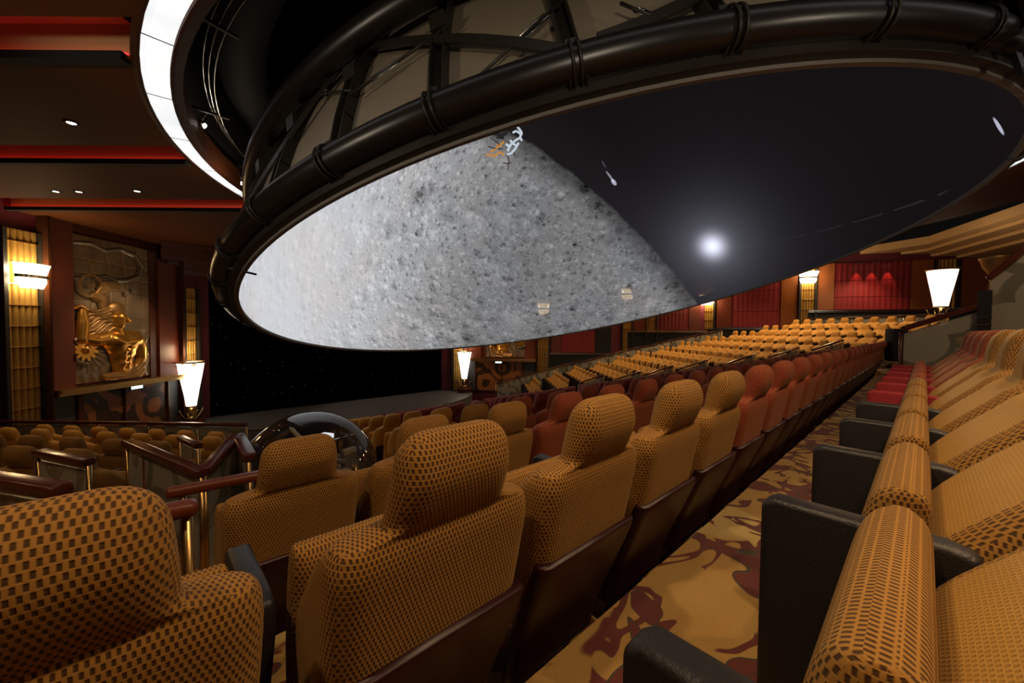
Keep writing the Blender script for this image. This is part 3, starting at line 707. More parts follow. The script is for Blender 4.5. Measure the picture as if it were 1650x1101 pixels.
    def wing(X, Z):
        o = np.zeros_like(X)
        for j in range(8): o = np.maximum(o, cap(X, Z, [uv(146, 474), uv(160 + j * 1.5, 468 - (8 - j) * 1.6), uv(184 + j * .6, 454 + j * 1.9)], [.05, .055, .02], .09))
        return np.maximum(o, cap(X, Z, [uv(150, 478), uv(160, 482), uv(160, 498), uv(158, 505)], [.16, .17, .10, .04], .08))
    hf(wing, 'winged_chariot', 'bronze', t, 170, .06)
    def sun_(X, Z):
        cx, cz = uv(131, 563); rr = np.hypot(X - cx, Z - cz); an = np.arctan2(Z - cz, X - cx); return np.where(rr < .11, .15 * np.sqrt(np.clip(1 - (rr / .12) ** 2, 0, 1)), np.where(rr < .2 + .12 * (np.abs(np.sin(an * 6))), .06, 0))
    hf(sun_, 'gilded_sunburst', 'gilt', t, 190, .06)
    def moon(X, Z):
        cx, cz = uv(131, 563); pts = [(cx + .36 * math.cos(math.radians(q_)), cz + .36 * math.sin(math.radians(q_))) for q_ in range(100, 316, 18)]
        n_ = len(pts); return cap(X, Z, pts, [.012 + .065 * math.sin(PI * k / (n_ - 1)) for k in range(n_)], .12)
    hf(moon, 'silver_crescent', 'silver', t, 220, .07)
    for s_ in ((131, 608), (145, 604), (196, 473), (208, 468)):
        def star(X, Z):
            cx, cz = uv(*s_); rr = np.hypot(X - cx, Z - cz); an = np.arctan2(Z - cz, X - cx); return np.where(rr < .065 + .05 * np.maximum(0, np.cos(an * 5)), .08, 0)
        hf(star, 'silver_star', 'silver', t, 220, .06)
    sp = S(wall_pt(180, 470)) + nrm * 2.4; tg = S(wall_pt(185, 560))
    light('SPOT', (sp.x, sp.y, EYE + 2.0), 170, (1, .70, .38), .1, tg, 60, 'relief_spot')
    # stage side: proscenium jamb, torch, pedestal
    e = Vector((C0 - 5.3, 17.3, 0)) if not mir else Vector((C0 + 5.3, 17.3, 0))
    m = MB(); bb = b + d * .36; jm = [(bb.x, bb.y), (e.x, e.y), (e.x, e.y + .8), (bb.x - (0 if mir else 0), bb.y + 1.2)]
    if mir: jm = jm[::-1]
    m.prism(jm[::-1], EYE - 3.6, EYE + 3.2); struct(m.build('trim_' + ('2' if mir else '1'), 'wood_red'))
    lp = Vector((C0 + (5.53 if mir else -5.53), 16.45, 0)); lp = lp + nrm * .02
    torch(lp, EYE - 2.6, 'glowing white cone lamp on a brass holder at the %s end of the stage' % ('right' if mir else 'left'), 40)
    m = MB(); m.lathe([(.30, 0), (.30, .02), (.38, .06), (.34, .12), (.30, .30), (.34, .62), (.40, .66), (.40, .72), (.0, .72)], 28)
    pd = tag(m.build('lamp_pedestal', 'wood_red'), 'round red mahogany pedestal under the cone lamp at the %s end of the stage' % ('right' if mir else 'left'), 'pedestal'); pd.location = (lp.x, lp.y, EYE - 3.75)
side_wall(False); side_wall(True)

# ------------------------------------------------------------------ right wall, section by section
P1 = Vector((2 * C0 + 2.0, 13.71, 0)); W1 = Vector((18.49, 10.80, 0)); W2 = Vector((21.6, 7.9, 0)); W3 = Vector((22.3, 3.8, 0)); W4 = Vector((24.56, -.38, 0)); W5 = Vector((26.4, -3.6, 0))
def section(a, b, items, zlo, zbase, names):
    d = (b - a).normalized(); nrm = Vector((d.y, -d.x, 0))
    if nrm.dot(Vector((8, 3, 0)) - a) < 0: nrm = -nrm
    R = Matrix((d, nrm, Vector((0, 0, 1)))).transposed(); L = (b - a).length
    m = MB(); c = (a + b) / 2 - nrm * .2; m.box((c.x, c.y, (zlo + EYE + 3.6) / 2), (L + .3, .3, EYE + 3.6 - zlo), R); struct(m.build('wall_right', 'wall_wine'))
    for px0, px1, kind, lab in items:
        p0, _ = on_line(px0, 540, a, b); p1, _ = on_line(px1, 540, a, b); c = (p0 + p1) / 2; wd = (p1 - p0).length
        if kind == 'pil': pilaster(c - nrm * .03, d, nrm, min(wd * .86, .85), zlo, EYE + 3.1, lab); continue
        ht = EYE + 3.12 - zbase; m = MB(); th = {'wood': .10, 'red': .06, 'dark': .04}[kind]
        cc = Vector((c.x, c.y, zbase + ht / 2)) + nrm * (th / 2 - .05)
        if kind == 'red':
            # padded panel in three tiers, mapped in metres for the pleats
            t = thing('padded_wall_panel', lab, 'wall panel'); zz = [zbase, zbase + ht * .27, zbase + ht * .62, zbase + ht]
            for i in range(3):
                m = MB(); h0 = zz[i] + .01; h1 = zz[i + 1] - .01; q0 = c - d * (wd / 2); q1 = c + d * (wd / 2); o_ = nrm * .03
                vs = [q0 + o_, q1 + o_, q1 + o_, q0 + o_, q0 - nrm * .04, q1 - nrm * .04, q1 - nrm * .04, q0 - nrm * .04]
                zs_ = [h0, h0, h1, h1] * 2; vs = [(v.x, v.y, z_) for v, z_ in zip(vs, zs_)]
                fs = [(0, 1, 2, 3), (7, 6, 5, 4), (0, 4, 5, 1), (3, 2, 6, 7), (0, 3, 7, 4), (1, 5, 6, 2)]
                uvq = [(0, 0), (wd, 0), (wd, h1 - h0), (0, h1 - h0)]
                m.add(vs, fs, 0, [uvq] + [[(0, 0)] * 4] * 5); m.build('padded_tier', 'red_panel', t)
        else:
            m.box(cc, (wd, th, ht), R); tag(m.build('wall_panel_strip', {'wood': 'wood_amber' if px0 > 1240 else 'wood_red', 'dark': 'dull_black'}[kind]), lab, 'wall panel')
    m = MB(); c = (a + b) / 2 + nrm * .03; m.box((c.x, c.y, (zlo + zbase) / 2 - .06), (L - .1, .08, zbase - zlo - .12), R); dd = tag(m.build('dark_dado', 'dull_black'), names, 'wall panel')
    m = MB(); m.box((c.x, c.y, zbase - .04) + nrm * .06 if False else (c.x + nrm.x * .06, c.y + nrm.y * .06, zbase - .04), (L - .1, .06, .03), R); m.box((c.x + nrm.x * .06, c.y + nrm.y * .06, zbase - .10), (L - .1, .05, .02), R); m.build('metal_rail', 'steel', dd)
    return d, nrm
section(P1, W1, [(888, 904, 'wood', 'mahogany strip right of the first far pilaster past the relief'), (905, 958, 'red', 'bright red pleated padded wall panel nearest the far relief'), (960, 985, 'dark', 'narrow dark panel between red panel and paired pilasters')], 0., EYE - 1.15, 'dark dado below the red panel nearest the far relief')
dA, nA = section(W1, W2, [(1002, 1018, 'pil', 'left one of the paired gold pilasters on the far wall'), (1020, 1039, 'wood', 'wood strip between the paired gold pilasters'), (1040, 1057, 'pil', 'right one of the paired gold pilasters on the far wall'), (1059, 1108, 'red', 'dark red padded panel right of the paired gold pilasters'), (1109, 1127, 'wood', 'mahogany strip left of the pilaster touched by the dome rim')], 0., EYE + .05, 'dark dado below the second red panel of the far wall')
dB, nB = section(W2, W3, [(1129, 1151, 'pil', 'gold pilaster on the far wall touched by the dome rim'), (1154, 1178, 'wood', 'mahogany strip right of the pilaster touched by the dome rim'), (1179, 1255, 'red', 'wide dark red padded panel under the dome rim'), (1257, 1283, 'wood', 'brown wood strip left of the pilaster with the bright crystal lamp')], 0., EYE + .22, 'dark dado below the wide red panel under the dome rim')
dC, nC = section(W3, W4, [(1286, 1312, 'pil', 'gold pilaster with a bright crystal lamp on the far wall'), (1315, 1341, 'wood', 'amber wood strip right of the pilaster with the crystal lamp'), (1342, 1464, 'red', 'large bright red padded panel lit by three small spotlights'), (1465, 1499, 'wood', 'amber wood strip between the large red panel and the cone lamp'), (1502, 1540, 'pil', 'gold pilaster behind the cone lamp at the right'), (1545, 1600, 'wood', 'amber wood panel right of the cone lamp')], 0., EYE + 1.02, 'dark dado below the large bright red panel')
section(W4, W5, [], 0., EYE + 1.02, 'dark dado at the far right end of the wall')
q, _ = on_line(1009.5, 475, W1, W2); sconce(q + nA * .10, dA, nA, q.z, 'crystal lamp on the left one of the paired far pilasters', .75, 45)
q, _ = on_line(1140, 484, W2, W3); sconce(q + nB * .12, dB, nB, q.z, 'crystal lamp on the pilaster crossed by the dome rim', .8, 45)
q, _ = on_line(1299, 448.5, W3, W4); sconce(q + nC * .12, dC, nC, q.z, 'bright crystal lamp on the far pilaster right of the dome rim', .8, 60)
for px, lab in ((1380, 'left'), (1404, 'middle'), (1430, 'right')):
    q, _ = on_line(px, 424, W3, W4); p = q + nC * .22
    m = MB(); m.lathe([(.05, 0), (.05, -.03), (.03, -.03), (.03, 0)], 12); o = tag(m.build('wall_washer_spot', 'black_metal'), '%s one of three small red-glowing spots over the large red panel' % lab, 'ceiling light'); o.location = (p.x, p.y, EYE + 3.08)
    m = MB(); m.lathe([(.0, -.022), (.03, -.022)], 12); m.build('lens', 'white_spot', o)
    light('SPOT', (p.x, p.y, EYE + 3.0), 60, (1, .25, .16), .02, (q.x + nC.x * .02, q.y + nC.y * .02, EYE + 1.2), 46, 'wall_washer_beam')
q = at_depth(1516, 495, 12.6); torch((q.x, q.y), q.z - .02, 'large bright white cone lamp standing on the balustrade at the right', 60, 1.24, .37, .16)

# ------------------------------------------------------------------ ceilings
CEN = Vector((C0, 5.03, 0))
def arc_pts(r, a0, a1, n): return [(CEN.x + r * math.cos(a0 + (a1 - a0) * i / n), CEN.y + r * math.sin(a0 + (a1 - a0) * i / n)) for i in range(n + 1)]
ZC = EYE + HC
# flat ceiling around the opening, with two red-lit slots on the left
def ring_slab(name, r0, r1, z0, z1, mat, n=96, a0=0, a1=2 * PI):
    m = MB(); m.lathe([(r0, z0), (r1, z0), (r1, z1), (r0, z1), (r0, z0)], n, (CEN.x, CEN.y, 0), a0=a0, a1=a1, smooth=False); return m
m = ring_slab('ceiling', 6.63, 8.35, ZC, ZC + .25, 'ceiling', a0=math.radians(-142), a1=math.radians(75)); struct(m.build('ceiling', 'ceiling'))
fr = np.array([CAMR[0][0], CAMR[0][1]]); fr /= np.linalg.norm(fr); fw = np.array([-fr[1], fr[0]])     # frontal direction of the slots in plan
CD = CEN.x * fw[0] + CEN.y * fw[1]; CL = CEN.x * fr[0] + CEN.y * fr[1]
def latlim(dd, r=6.63): return CL - math.sqrt(max(r * r - (dd - CD) ** 2, 0.))
def band(d0, d1, lat0, zz0, zz1):
    m = MB(); n = max(2, int((d1 - d0) / .06)); top = []; P = lambda l, q, z: (fr[0] * l + fw[0] * q, fr[1] * l + fw[1] * q, z)
    V = []; fs = []
    for i in range(n + 1):
        q = d0 + (d1 - d0) * i / n; l = latlim(q); V += [P(lat0, q, zz0), P(l, q, zz0), P(lat0, q, zz1), P(l, q, zz1)]
    for i in range(n):
        a = 4 * i; b = a + 4; fs += [(a, b, b + 1, a + 1), (a + 2, a + 3, b + 3, b + 2), (a + 1, b + 1, b + 3, a + 3)]
    fs += [(0, 1, 3, 2), (4 * n, 4 * n + 2, 4 * n + 3, 4 * n + 1)]; m.add(V, fs); return m
SL = [(3.25, 3.74), (5.50, 6.06), (7.75, 8.45)]
prev = -6.
for i, (d0, d1) in enumerate(SL + [(12.0, 12.0)]):
    m = band(prev, d0, -16, ZC, ZC + .03); struct(m.build('ceiling', 'ceiling')); prev = d1
def clipx(lat0, lat1, dd, r): 
    out = lat0
    for i in range(400):
        lt = lat0 + (lat1 - lat0) * i / 400; x = fr[0] * lt + fw[0] * dd; y = fr[1] * lt + fw[1] * dd
        if math.hypot(x - CEN.x, y - CEN.y) > r: out = lt
        else: break
    return out
for i, (d0, d1) in enumerate(SL):
    l1 = min(latlim(d0, 6.68), latlim(d1, 6.68)); t = thing('red_ceiling_cove', '%s red-lit slot across the brown ceiling at left' % ('nearest', 'middle', 'farthest')[i], 'ceiling cove')
    def seg(dd0, dd1, z0, z1, nm, mat):
        m = MB(); pts = [(fr[0] * l + fw[0] * q_, fr[1] * l + fw[1] * q_) for l, q_ in ((-14, dd0), (l1, dd0), (l1, dd1), (-14, dd1))]; m.prism(pts, z0, z1); return m.build(nm, mat, t)
    seg(d0 - .5, d1 + .5, ZC + .36, ZC + .40, 'cove_roof', 'red_cloth2' if False else 'soffit')
    seg(d1 + .06, d1 + .10, ZC + .0, ZC + .36, 'cove_back', 'soffit'); seg(d0 - .45, d0 - .41, ZC + .2, ZC + .36, 'cove_side', 'soffit')
    seg(d1 - .05, d1 + .05, ZC - .035, ZC + .04, 'lip', 'dull_black'); seg(d1 + .0, d1 + .05, ZC + .045, ZC + .055, 'light_strip', 'red_led')
# seams
# outer ceiling on the right, above the seats: stepped honey soffits
U = Vector((math.cos(math.radians(26)), math.sin(math.radians(26)), 0)); UN = Vector((U.y, -U.x, 0))
corner = [(1497, 393, 3.50), (1493, 405, 3.38), (1511, 412, 3.26), (1527, 420, 3.14)]
for i, (px, py, u) in enumerate(corner):
    c = at_z(px, py, u); flat = Vector((at_z(px - 120, py + (0 if i < 1 else 0) + 18, u) - c)); flat.z = 0; flat.normalize()
    far = c + flat * 14
    near = c - U * 16
    out = (W3 - W4).normalized()
    m = MB(); poly = [(far.x, far.y), (c.x, c.y), (near.x, near.y), (near.x + 14, near.y - 6), (34, c.y - 6), (34, 24), (far.x + 6, far.y + 3)]
    m.prism(poly, u + EYE, u + EYE + .11 if i else u + EYE + .30); struct(m.build('ceiling', 'soffit'))
# black void between the dome opening and the outer ceiling
m = MB(); m.prism([(-16, -14), (36, -14), (36, 26), (-16, 26)], EYE + 8.2, EYE + 8.4); struct(m.build('ceiling', 'void'))
m = ring_slab('w', 6.40, 6.45, ZC + .02, EYE + 8.2, 'void'); struct(m.build('wall_void', 'void'))
m = ring_slab('w', 8.30, 8.34, ZC + .25, EYE + 3.9, 'void', a0=math.radians(-130), a1=math.radians(60)); struct(m.build('wall_void', 'void'))
# behind and left closing walls
m = MB(); m.box((8, -5.5, EYE), (44, .3, 9)); struct(m.build('wall_rear', 'wall_wine'))
m = MB(); m.box((-9.5, 6, EYE), (.3, 26, 9)); struct(m.build('wall_left', 'wall_wine'))
# coves beyond the left ceiling toward the stage
for i in range(5):
    zz = EYE + 2.45 - i * .17; m = MB(); y = 15.2 + i * .42
    m.prism([(C0 - 6.2, y), (C0 + 6.2, y), (C0 + 6.2, y + 2.2), (C0 - 6.2, y + 2.2)], zz, zz + .17); struct(m.build('ceiling', 'wood_dark'))
m = MB(); m.prism([(C0 - 12, 11.0), (C0 + 12, 11.0), (C0 + 12, 16.5), (C0 - 12, 16.5)], EYE + 3.1, EYE + 3.3); struct(m.build('ceiling', 'ceiling'))
# ring light
rl = thing('ring_light', 'huge white illuminated ring set in the ceiling around the dome', 'ceiling light', (CEN.x, CEN.y, ZC))
for k in range(36):
    a0 = math.radians(3 + 10 * k + .08); a1 = math.radians(3 + 10 * (k + 1) - .08)
    m = MB(); m.lathe([(6.37, .0), (6.585, .0)], 8, a0=a0, a1=a1, smooth=False); m.build('diffuser_panel', 'ring', rl)
m = MB(); m.lathe([(6.585, .01), (6.585, -.02), (6.61, -.02), (6.65, .0)], 120, smooth=False); m.build('outer_trim', 'trim_brown', rl)
m = MB(); m.lathe([(6.37, .01), (6.37, -.04), (6.345, -.04), (6.27, -.02), (6.27, .25)], 120, smooth=False); m.build('inner_trim', 'trim_brown', rl)
m = MB(); m.lathe([(6.34, .03), (6.60, .03)], 120, smooth=False); m.build('backing_plate', 'dull_black', rl)
# visible downlights in the left ceiling
def downlight(px, py, lab):
    q = at_z(px, py, HC - .003); m = MB(); m.lathe([(.035, .0), (.06, -.012), (.075, -.008), (.078, .003)], 18)
    o = tag(m.build('recessed_downlight', 'trim_brown'), lab, 'ceiling light'); o.location = q; m = MB(); m.lathe([(.0, -.004), (.05, -.004)], 16); m.build('lamp_lens', 'white_spot', o)
    light('SPOT', (q.x, q.y, q.z - .03), 22, (1, .75, .5), .04, (q.x, q.y, 0), 110, 'ceiling_spot_beam')
downlight(115, 198, 'single bright downlight between the two red slots of the ceiling')
downlight(127, 309, 'middle one of three downlights beyond the second red slot'); downlight(90, 308.5, 'leftmost of three downlights beyond the second red slot'); downlight(221, 308, 'rightmost of three downlights beyond the second red slot')
q = at_z(1467, 412, 3.59 - .13)
q = at_depth(321, 198, 5.3); m = MB(); m.cyl((0, -.09, 0), (0, .09, 0), .045, 12); m.cyl((0, 0, 0), (0, 0, .25), .012, 8)
o = tag(m.build('spotlight', 'steel'), 'small steel spotlight fixed inside the dark dome opening at left', 'spotlight'); o.location = q; o.rotation_euler = (.5, .2, .8)
m = MB(); m.lathe([(.0, 0), (.03, 0)], 12); l_ = m.build('lens', 'white_spot', o); l_.rotation_euler = (PI / 2, 0, 0); l_.location = (0, -.092, 0)
q = at_depth(391, 296, 6.2); m = MB(); m.sphere((0, 0, 0), .028, 12, 8); o = tag(m.build('star_lamp', 'bulb'), 'tiny brilliant lamp beside the lower tip of the ring light', 'lamp'); o.location = q
m = MB(); m.cyl((0, 0, .02), (0, 0, .2), .03, 10); m.build('lamp_socket', 'black_metal', o)
light('POINT', tuple(q - Vector((0, 0, .08))), 12, (1, .8, .6), .03, name='star_lamp_light')

# ------------------------------------------------------------------ the dome
DC = Vector((6.587, 5.0274, EYE + .6933)); ex = Vector((.99987, 0, .01626)); ey = Vector((.003666, .974242, -.225446)); en = Vector((-.01584, .225476, .974113))
DM = Matrix(((ex.x, ey.x, en.x, DC.x), (ex.y, ey.y, en.y, DC.y), (ex.z, ey.z, en.z, DC.z), (0, 0, 0, 1)))
dome = thing('projection_dome', 'giant tilted planetarium dome showing the moon, hung in a black pipe frame', 'dome'); dome.matrix_world = DM
RD = 5.8; DZ = 1.27; RS = math.hypot(RD, DZ)      # the sphere's centre lies below the rim plane
def dome_shell(R, z0, name, mat, nz=48, na=144, inward=True):
    vs = []; fs = []; th0 = math.asin((z0 + DZ) / R)
    for i in range(nz):
        th = th0 + (PI / 2 - th0) * i / nz
        for k in range(na): a = 2 * PI * k / na; vs.append((R * math.cos(th) * math.cos(a), R * math.cos(th) * math.sin(a), R * math.sin(th) - DZ))
    vs.append((0, 0, R - DZ)); top = len(vs) - 1
    for i in range(nz - 1):
        for k in range(na): fs.append((i * na + k, i * na + (k + 1) % na, (i + 1) * na + (k + 1) % na, (i + 1) * na + k))
    for k in range(na): fs.append(((nz - 1) * na + k, (nz - 1) * na + (k + 1) % na, top))
    m = MB(); m.add(vs, [f[::-1] for f in fs] if inward else fs, smooth=True); return m.build(name, mat, dome)
dome_shell(RS, .0, 'projection_screen', 'screen'); dome_shell(RS + .09, .03, 'outer_shell', 'shell', inward=False)
def ringprof(prof, name, mat, n=180): m = MB(); m.lathe(prof, n, smooth=False); return m.build(name, mat, dome)
ringprof([(RD - .0, .0), (RD, -.035), (RD + .045, -.045), (RD + .05, .0), (RD, .0)], 'rim_lip', 'cream_trim')
ringprof([(RD + .045, -.02), (RD + .11, -.02), (RD + .12, .10), (RD + .08, .11)], 'rim_flange', 'black_metal')
def circle(r, z, n=144, a0=0, a1=2 * PI): return [(r * math.cos(a0 + (a1 - a0) * k / n), r * math.sin(a0 + (a1 - a0) * k / n), z) for k in range(n)]
PR = 5.96; PZ = .14; PZ2 = 1.5; PR2 = 5.57
m = MB(); m.tube(circle(PR, PZ, 180), .105, 16, closed=True); m.build('lower_ring_pipe', 'pipe', dome)
m = MB(); m.tube(circle(PR2, PZ2, 180), .11, 14, closed=True); m.build('upper_ring_pipe', 'pipe', dome)
def shr(z, off=.12): return math.sqrt(max((RS + .09) ** 2 - (z + DZ) ** 2, .01)) + off
nP = 41; ph = math.radians(-141.8)
def post_mesh():
    m = MB(); zs_ = [.02, .3, .6, .9, 1.2, 1.5, 1.8, 2.1]
    for z0, z1 in zip(zs_[:-1], zs_[1:]):
        z1 += .012
        for s_ in (-1, 1): m.bar((shr(z0, .05), s_ * .05, z0), (shr(z1, .05), s_ * .05, z1), .09, .014, (0, 1, 0))
        m.bar((shr(z0, .02), 0, z0), (shr(z1, .02), 0, z1), .014, .11, (0, 1, 0))
    m.box((shr(1.1, .10), 0, 1.1), (.06, .13, .13)); m.bar((shr(1.5, .0), 0, 1.52), (5.57, 0, 1.5), .05, .08, (0, 1, 0)); return m.mesh('rib_post', 'black_metal')
def clamp_mesh():
    m = MB(); pts = [(PR + .118 * math.cos(a), 0, PZ + .118 * math.sin(a)) for a in [2 * PI * k / 24 for k in range(24)]]
    for dy in (-.022, .022): m.tube([(x, dy, z) for x, _, z in pts], .010, 6, closed=True)
    m.box((PR - .03, 0, PZ + .14), (.05, .07, .08)); return m.mesh('pipe_clamp', 'black_metal')
pm = post_mesh(); cm = clamp_mesh()
for k in range(nP):
    a = ph + 2 * PI * k / nP
    for nm, me in (('rib_post', pm), ('pipe_clamp', cm)):
        o = bpy.data.objects.new(nm, me); COL.objects.link(o); o.parent = dome; o.rotation_euler = (0, 0, a)
# upper bracket feet, braces and turnbuckle rods between posts (the stretch facing the seats)
def on(a, z, off=.12): r = shr(z, off); return Vector((r * math.cos(a), r * math.sin(a), z))
def near_hit(px, py, off=.16):
    R = RS + off; d_ = Vector(ray(px, py)).normalized(); o_ = Vector((0, 0, EYE)) - DC + en * DZ; bq = o_.dot(d_); cq = o_.dot(o_) - R * R; disc = max(bq * bq - cq, 0.); q_ = o_ + d_ * (-bq - math.sqrt(disc)) - en * DZ
    return Vector((q_.dot(ex), q_.dot(ey), q_.dot(en)))
for (p0, p1) in (((566, 152), (724, 40)), ((742, 150), (905, 2)), ((500, 150), (566, 146)), ((1000, 5), (1048, 25))):
    lo, hi = near_hit(*p0, .18), near_hit(*p1, .18); dirn = (hi - lo).normalized(); mid = lo.lerp(hi, .72 if p0[0] > 700 else .35)
    m = MB(); m.cyl(lo, hi, .011, 8); o = m.build('tension_rod', 'black_metal', dome)
    side = dirn.cross(mid.normalized()).normalized()
    m = MB(); hl = min(.12, (hi - lo).length * .2); m.tube([mid - dirn * hl + side * .02, mid + dirn * hl + side * .02, mid + dirn * hl - side * .02, mid - dirn * hl - side * .02], .007, 6, closed=True); m.build('turnbuckle', 'steel', o)
for strap in ([(388, 345), (430, 278), (490, 185), (545, 112), (584, 74)], [(592, 76), (650, 67), (740, 63), (830, 69), (922, 84)], [(965, 62), (1030, 38), (1085, 14), (1130, -8)]):
    pts = [tuple(crom([tuple(near_hit(*p, .17)) for p in strap], (len(strap) - 1) * i / 24)) for i in range(25)]; pts = [Vector(p) for p in pts]; m = MB()
    for i in range(24):
        m.bar(pts[i], pts[i + 1] + (pts[i + 1] - pts[i]) * .08, .075, .022, pts[i].normalized())
    m.build('arched_brace', 'black_metal', dome)
# bracket plates with bolts, a junction box and cables on the pipe
for kk, dz in ((3.32, 0), (4.3, 0), (5.9, .0)):
    a = ph + 2 * PI * kk / nP; m = MB(); R = Matrix.Rotation(a, 3, 'Z')
    for zz in (PZ + .28, PZ - .26): m.box(R @ Vector((PR + .03, 0, zz)), (.03, .09, .17), R)
    m.box(R @ Vector((PR + .125, 0, PZ)), (.03, .09, .42), R)
    pl = m.build('bracket_plate', 'black_metal', dome); m = MB()
    for zz in (PZ + .30, PZ - .30): m.cyl(R @ Vector((PR + .04, 0, zz)), R @ Vector((PR + .062, 0, zz)), .016, 8)
    m.build('bolt', 'steel', pl)
a = ph + 2 * PI * 3.75 / nP; R = Matrix.Rotation(a, 3, 'Z'); m = MB(); m.box(R @ Vector((PR + .05, 0, PZ - .20)), (.08, .20, .09), R); jb = m.build('junction_box', 'black_metal', dome, .008)
m = MB()
for dy in (-.06, .06): m.tube([R @ Vector((PR + .095, dy + .02 * math.cos(q_), PZ - .20 + .02 * math.sin(q_))) for q_ in [2 * PI * i / 12 for i in range(12)]], .005, 5, closed=True)
m.build('hook', 'steel', jb)
m = MB(); a = ph + 2 * PI * 6.55 / nP
pts = [Vector((6.16 * math.cos(a), 6.16 * math.sin(a), .42)), Vector((6.2 * math.cos(a + .02), 6.2 * math.sin(a + .02), .22)), Vector((6.06 * math.cos(a + .03), 6.06 * math.sin(a + .03), .08)), Vector((5.98 * math.cos(a + .02), 5.98 * math.sin(a + .02), .0)), Vector((5.84 * math.cos(a - .0), 5.84 * math.sin(a), -.05)), Vector((5.76 * math.cos(a - .02), 5.76 * math.sin(a - .02), -.06))]
m.tube([tuple(crom([tuple(p) for p in pts], 5 * i / 30)) for i in range(31)], .012, 7); m.build('loose_cable', 'black_metal', dome)
m = MB(); a = ph + 2 * PI * -4.3 / nP; m.cyl((5.95 * math.cos(a), 5.95 * math.sin(a), .02), (5.70 * math.cos(a), 5.70 * math.sin(a), -.03), .012, 8); m.build('rim_pin', 'black_metal', dome)
# lander in the projected picture
def sph(p, R=RD - .012): p = Vector(p).normalized(); return p * R
lv = lambda px, py: None
def hit(px, py):
    d_ = Vector(ray(px, py)); o_ = Vector((0, 0, EYE)) - DC + en * DZ; d_.normalize(); R = RS - .012; b = o_.dot(d_); c = o_.dot(o_) - R * R; s_ = -b + math.sqrt(b * b - c); q_ = o_ + d_ * s_ - en * DZ; return Vector((q_.dot(ex), q_.dot(ey), q_.dot(en)))
M['shot_white'] = emit('projected_white', (.75, .85, .95), .7); M['shot_gold'] = emit('projected_gold', (.9, .40, .10), .55); M['shot_shadow'] = emit('projected_shadow', (.1, .1, .11), .12); M['shot_dark'] = emit('projected_dark', (.16, .13, .13), .25)
def strokes(lines, wpx, name, mat, parent):
    m = MB()
    for ln in lines:
        for (x0, y0), (x1, y1) in zip(ln[:-1], ln[1:]):
            dx, dy = x1 - x0, y1 - y0; L = math.hypot(dx, dy) + 1e-6; nx, ny = -dy / L * wpx / 2, dx / L * wpx / 2
            ps = [hit(x0 + nx, y0 + ny), hit(x1 + nx, y1 + ny), hit(x1 - nx, y1 - ny), hit(x0 - nx, y0 - ny)]; m.add(ps, [(0, 1, 2, 3)])
    return m.build(name, mat, parent)
ld = strokes([[(830, 201), (836, 207), (841, 214), (838, 221), (841, 227)], [(826, 214), (832, 211), (839, 216)], [(838, 222), (831, 226), (824, 232), (820, 238)], [(822, 226), (826, 231), (834, 236)], [(836, 230), (830, 240), (824, 247), (817, 249)], [(815, 232), (821, 236), (818, 244)]], 3.6, 'projected_lander', 'shot_white', dome)
strokes([[(783, 250), (790, 250), (798, 253)], [(790, 246), (797, 241), (806, 234), (812, 228)], [(797, 251), (805, 245), (812, 250)], [(800, 232), (808, 236)]], 3.6, 'landing_stage', 'shot_gold', ld)
strokes([[(790, 222), (798, 227), (806, 235)], [(800, 212), (803, 224)], [(818, 250), (820, 260), (818, 274)], [(828, 244), (829, 252)], [(810, 262), (818, 264), (824, 262)], [(786, 236), (800, 240), (810, 240)]], 1.8, 'landing_legs', 'shot_dark', ld)
strokes([[(792, 214), (806, 218), (818, 214)], [(800, 220), (812, 222)]], 6, 'dark_upper_stage', 'shot_shadow', ld)
# rails and cable trays around the upper shell
m = MB()
for dr in (0, .05, .10): m.tube([(CEN.x + (6.0 + dr) * math.cos(math.radians(a_)), CEN.y + (6.0 + dr) * math.sin(math.radians(a_)), ZC + .28 + dr) for a_ in range(120, 262, 2)], .010, 6)
tag(m.build('curved_cable_rail', 'steel'), 'thin curved metal rail following the dome opening at left', 'rail')
for a_ in range(130, 260, 18):
    a = math.radians(a_); m = MB(); m.bar((CEN.x + 5.9 * math.cos(a), CEN.y + 5.9 * math.sin(a), ZC + .27), (CEN.x + 6.42 * math.cos(a), CEN.y + 6.42 * math.sin(a), ZC + .33), .03, .03)
    m.build('rail_bracket', 'black_metal', bpy.data.objects['curved_cable_rail'])
# big dark duct inside the opening
m = MB(); m.tube([(CEN.x + 5.75 * math.cos(math.radians(a_)), CEN.y + 5.75 * math.sin(math.radians(a_)), ZC + 1.0) for a_ in range(128, 262, 3)], .30, 16)
tag(m.build('air_duct', 'dull_black'), 'fat black curved duct in the dark opening above the dome frame', 'duct')

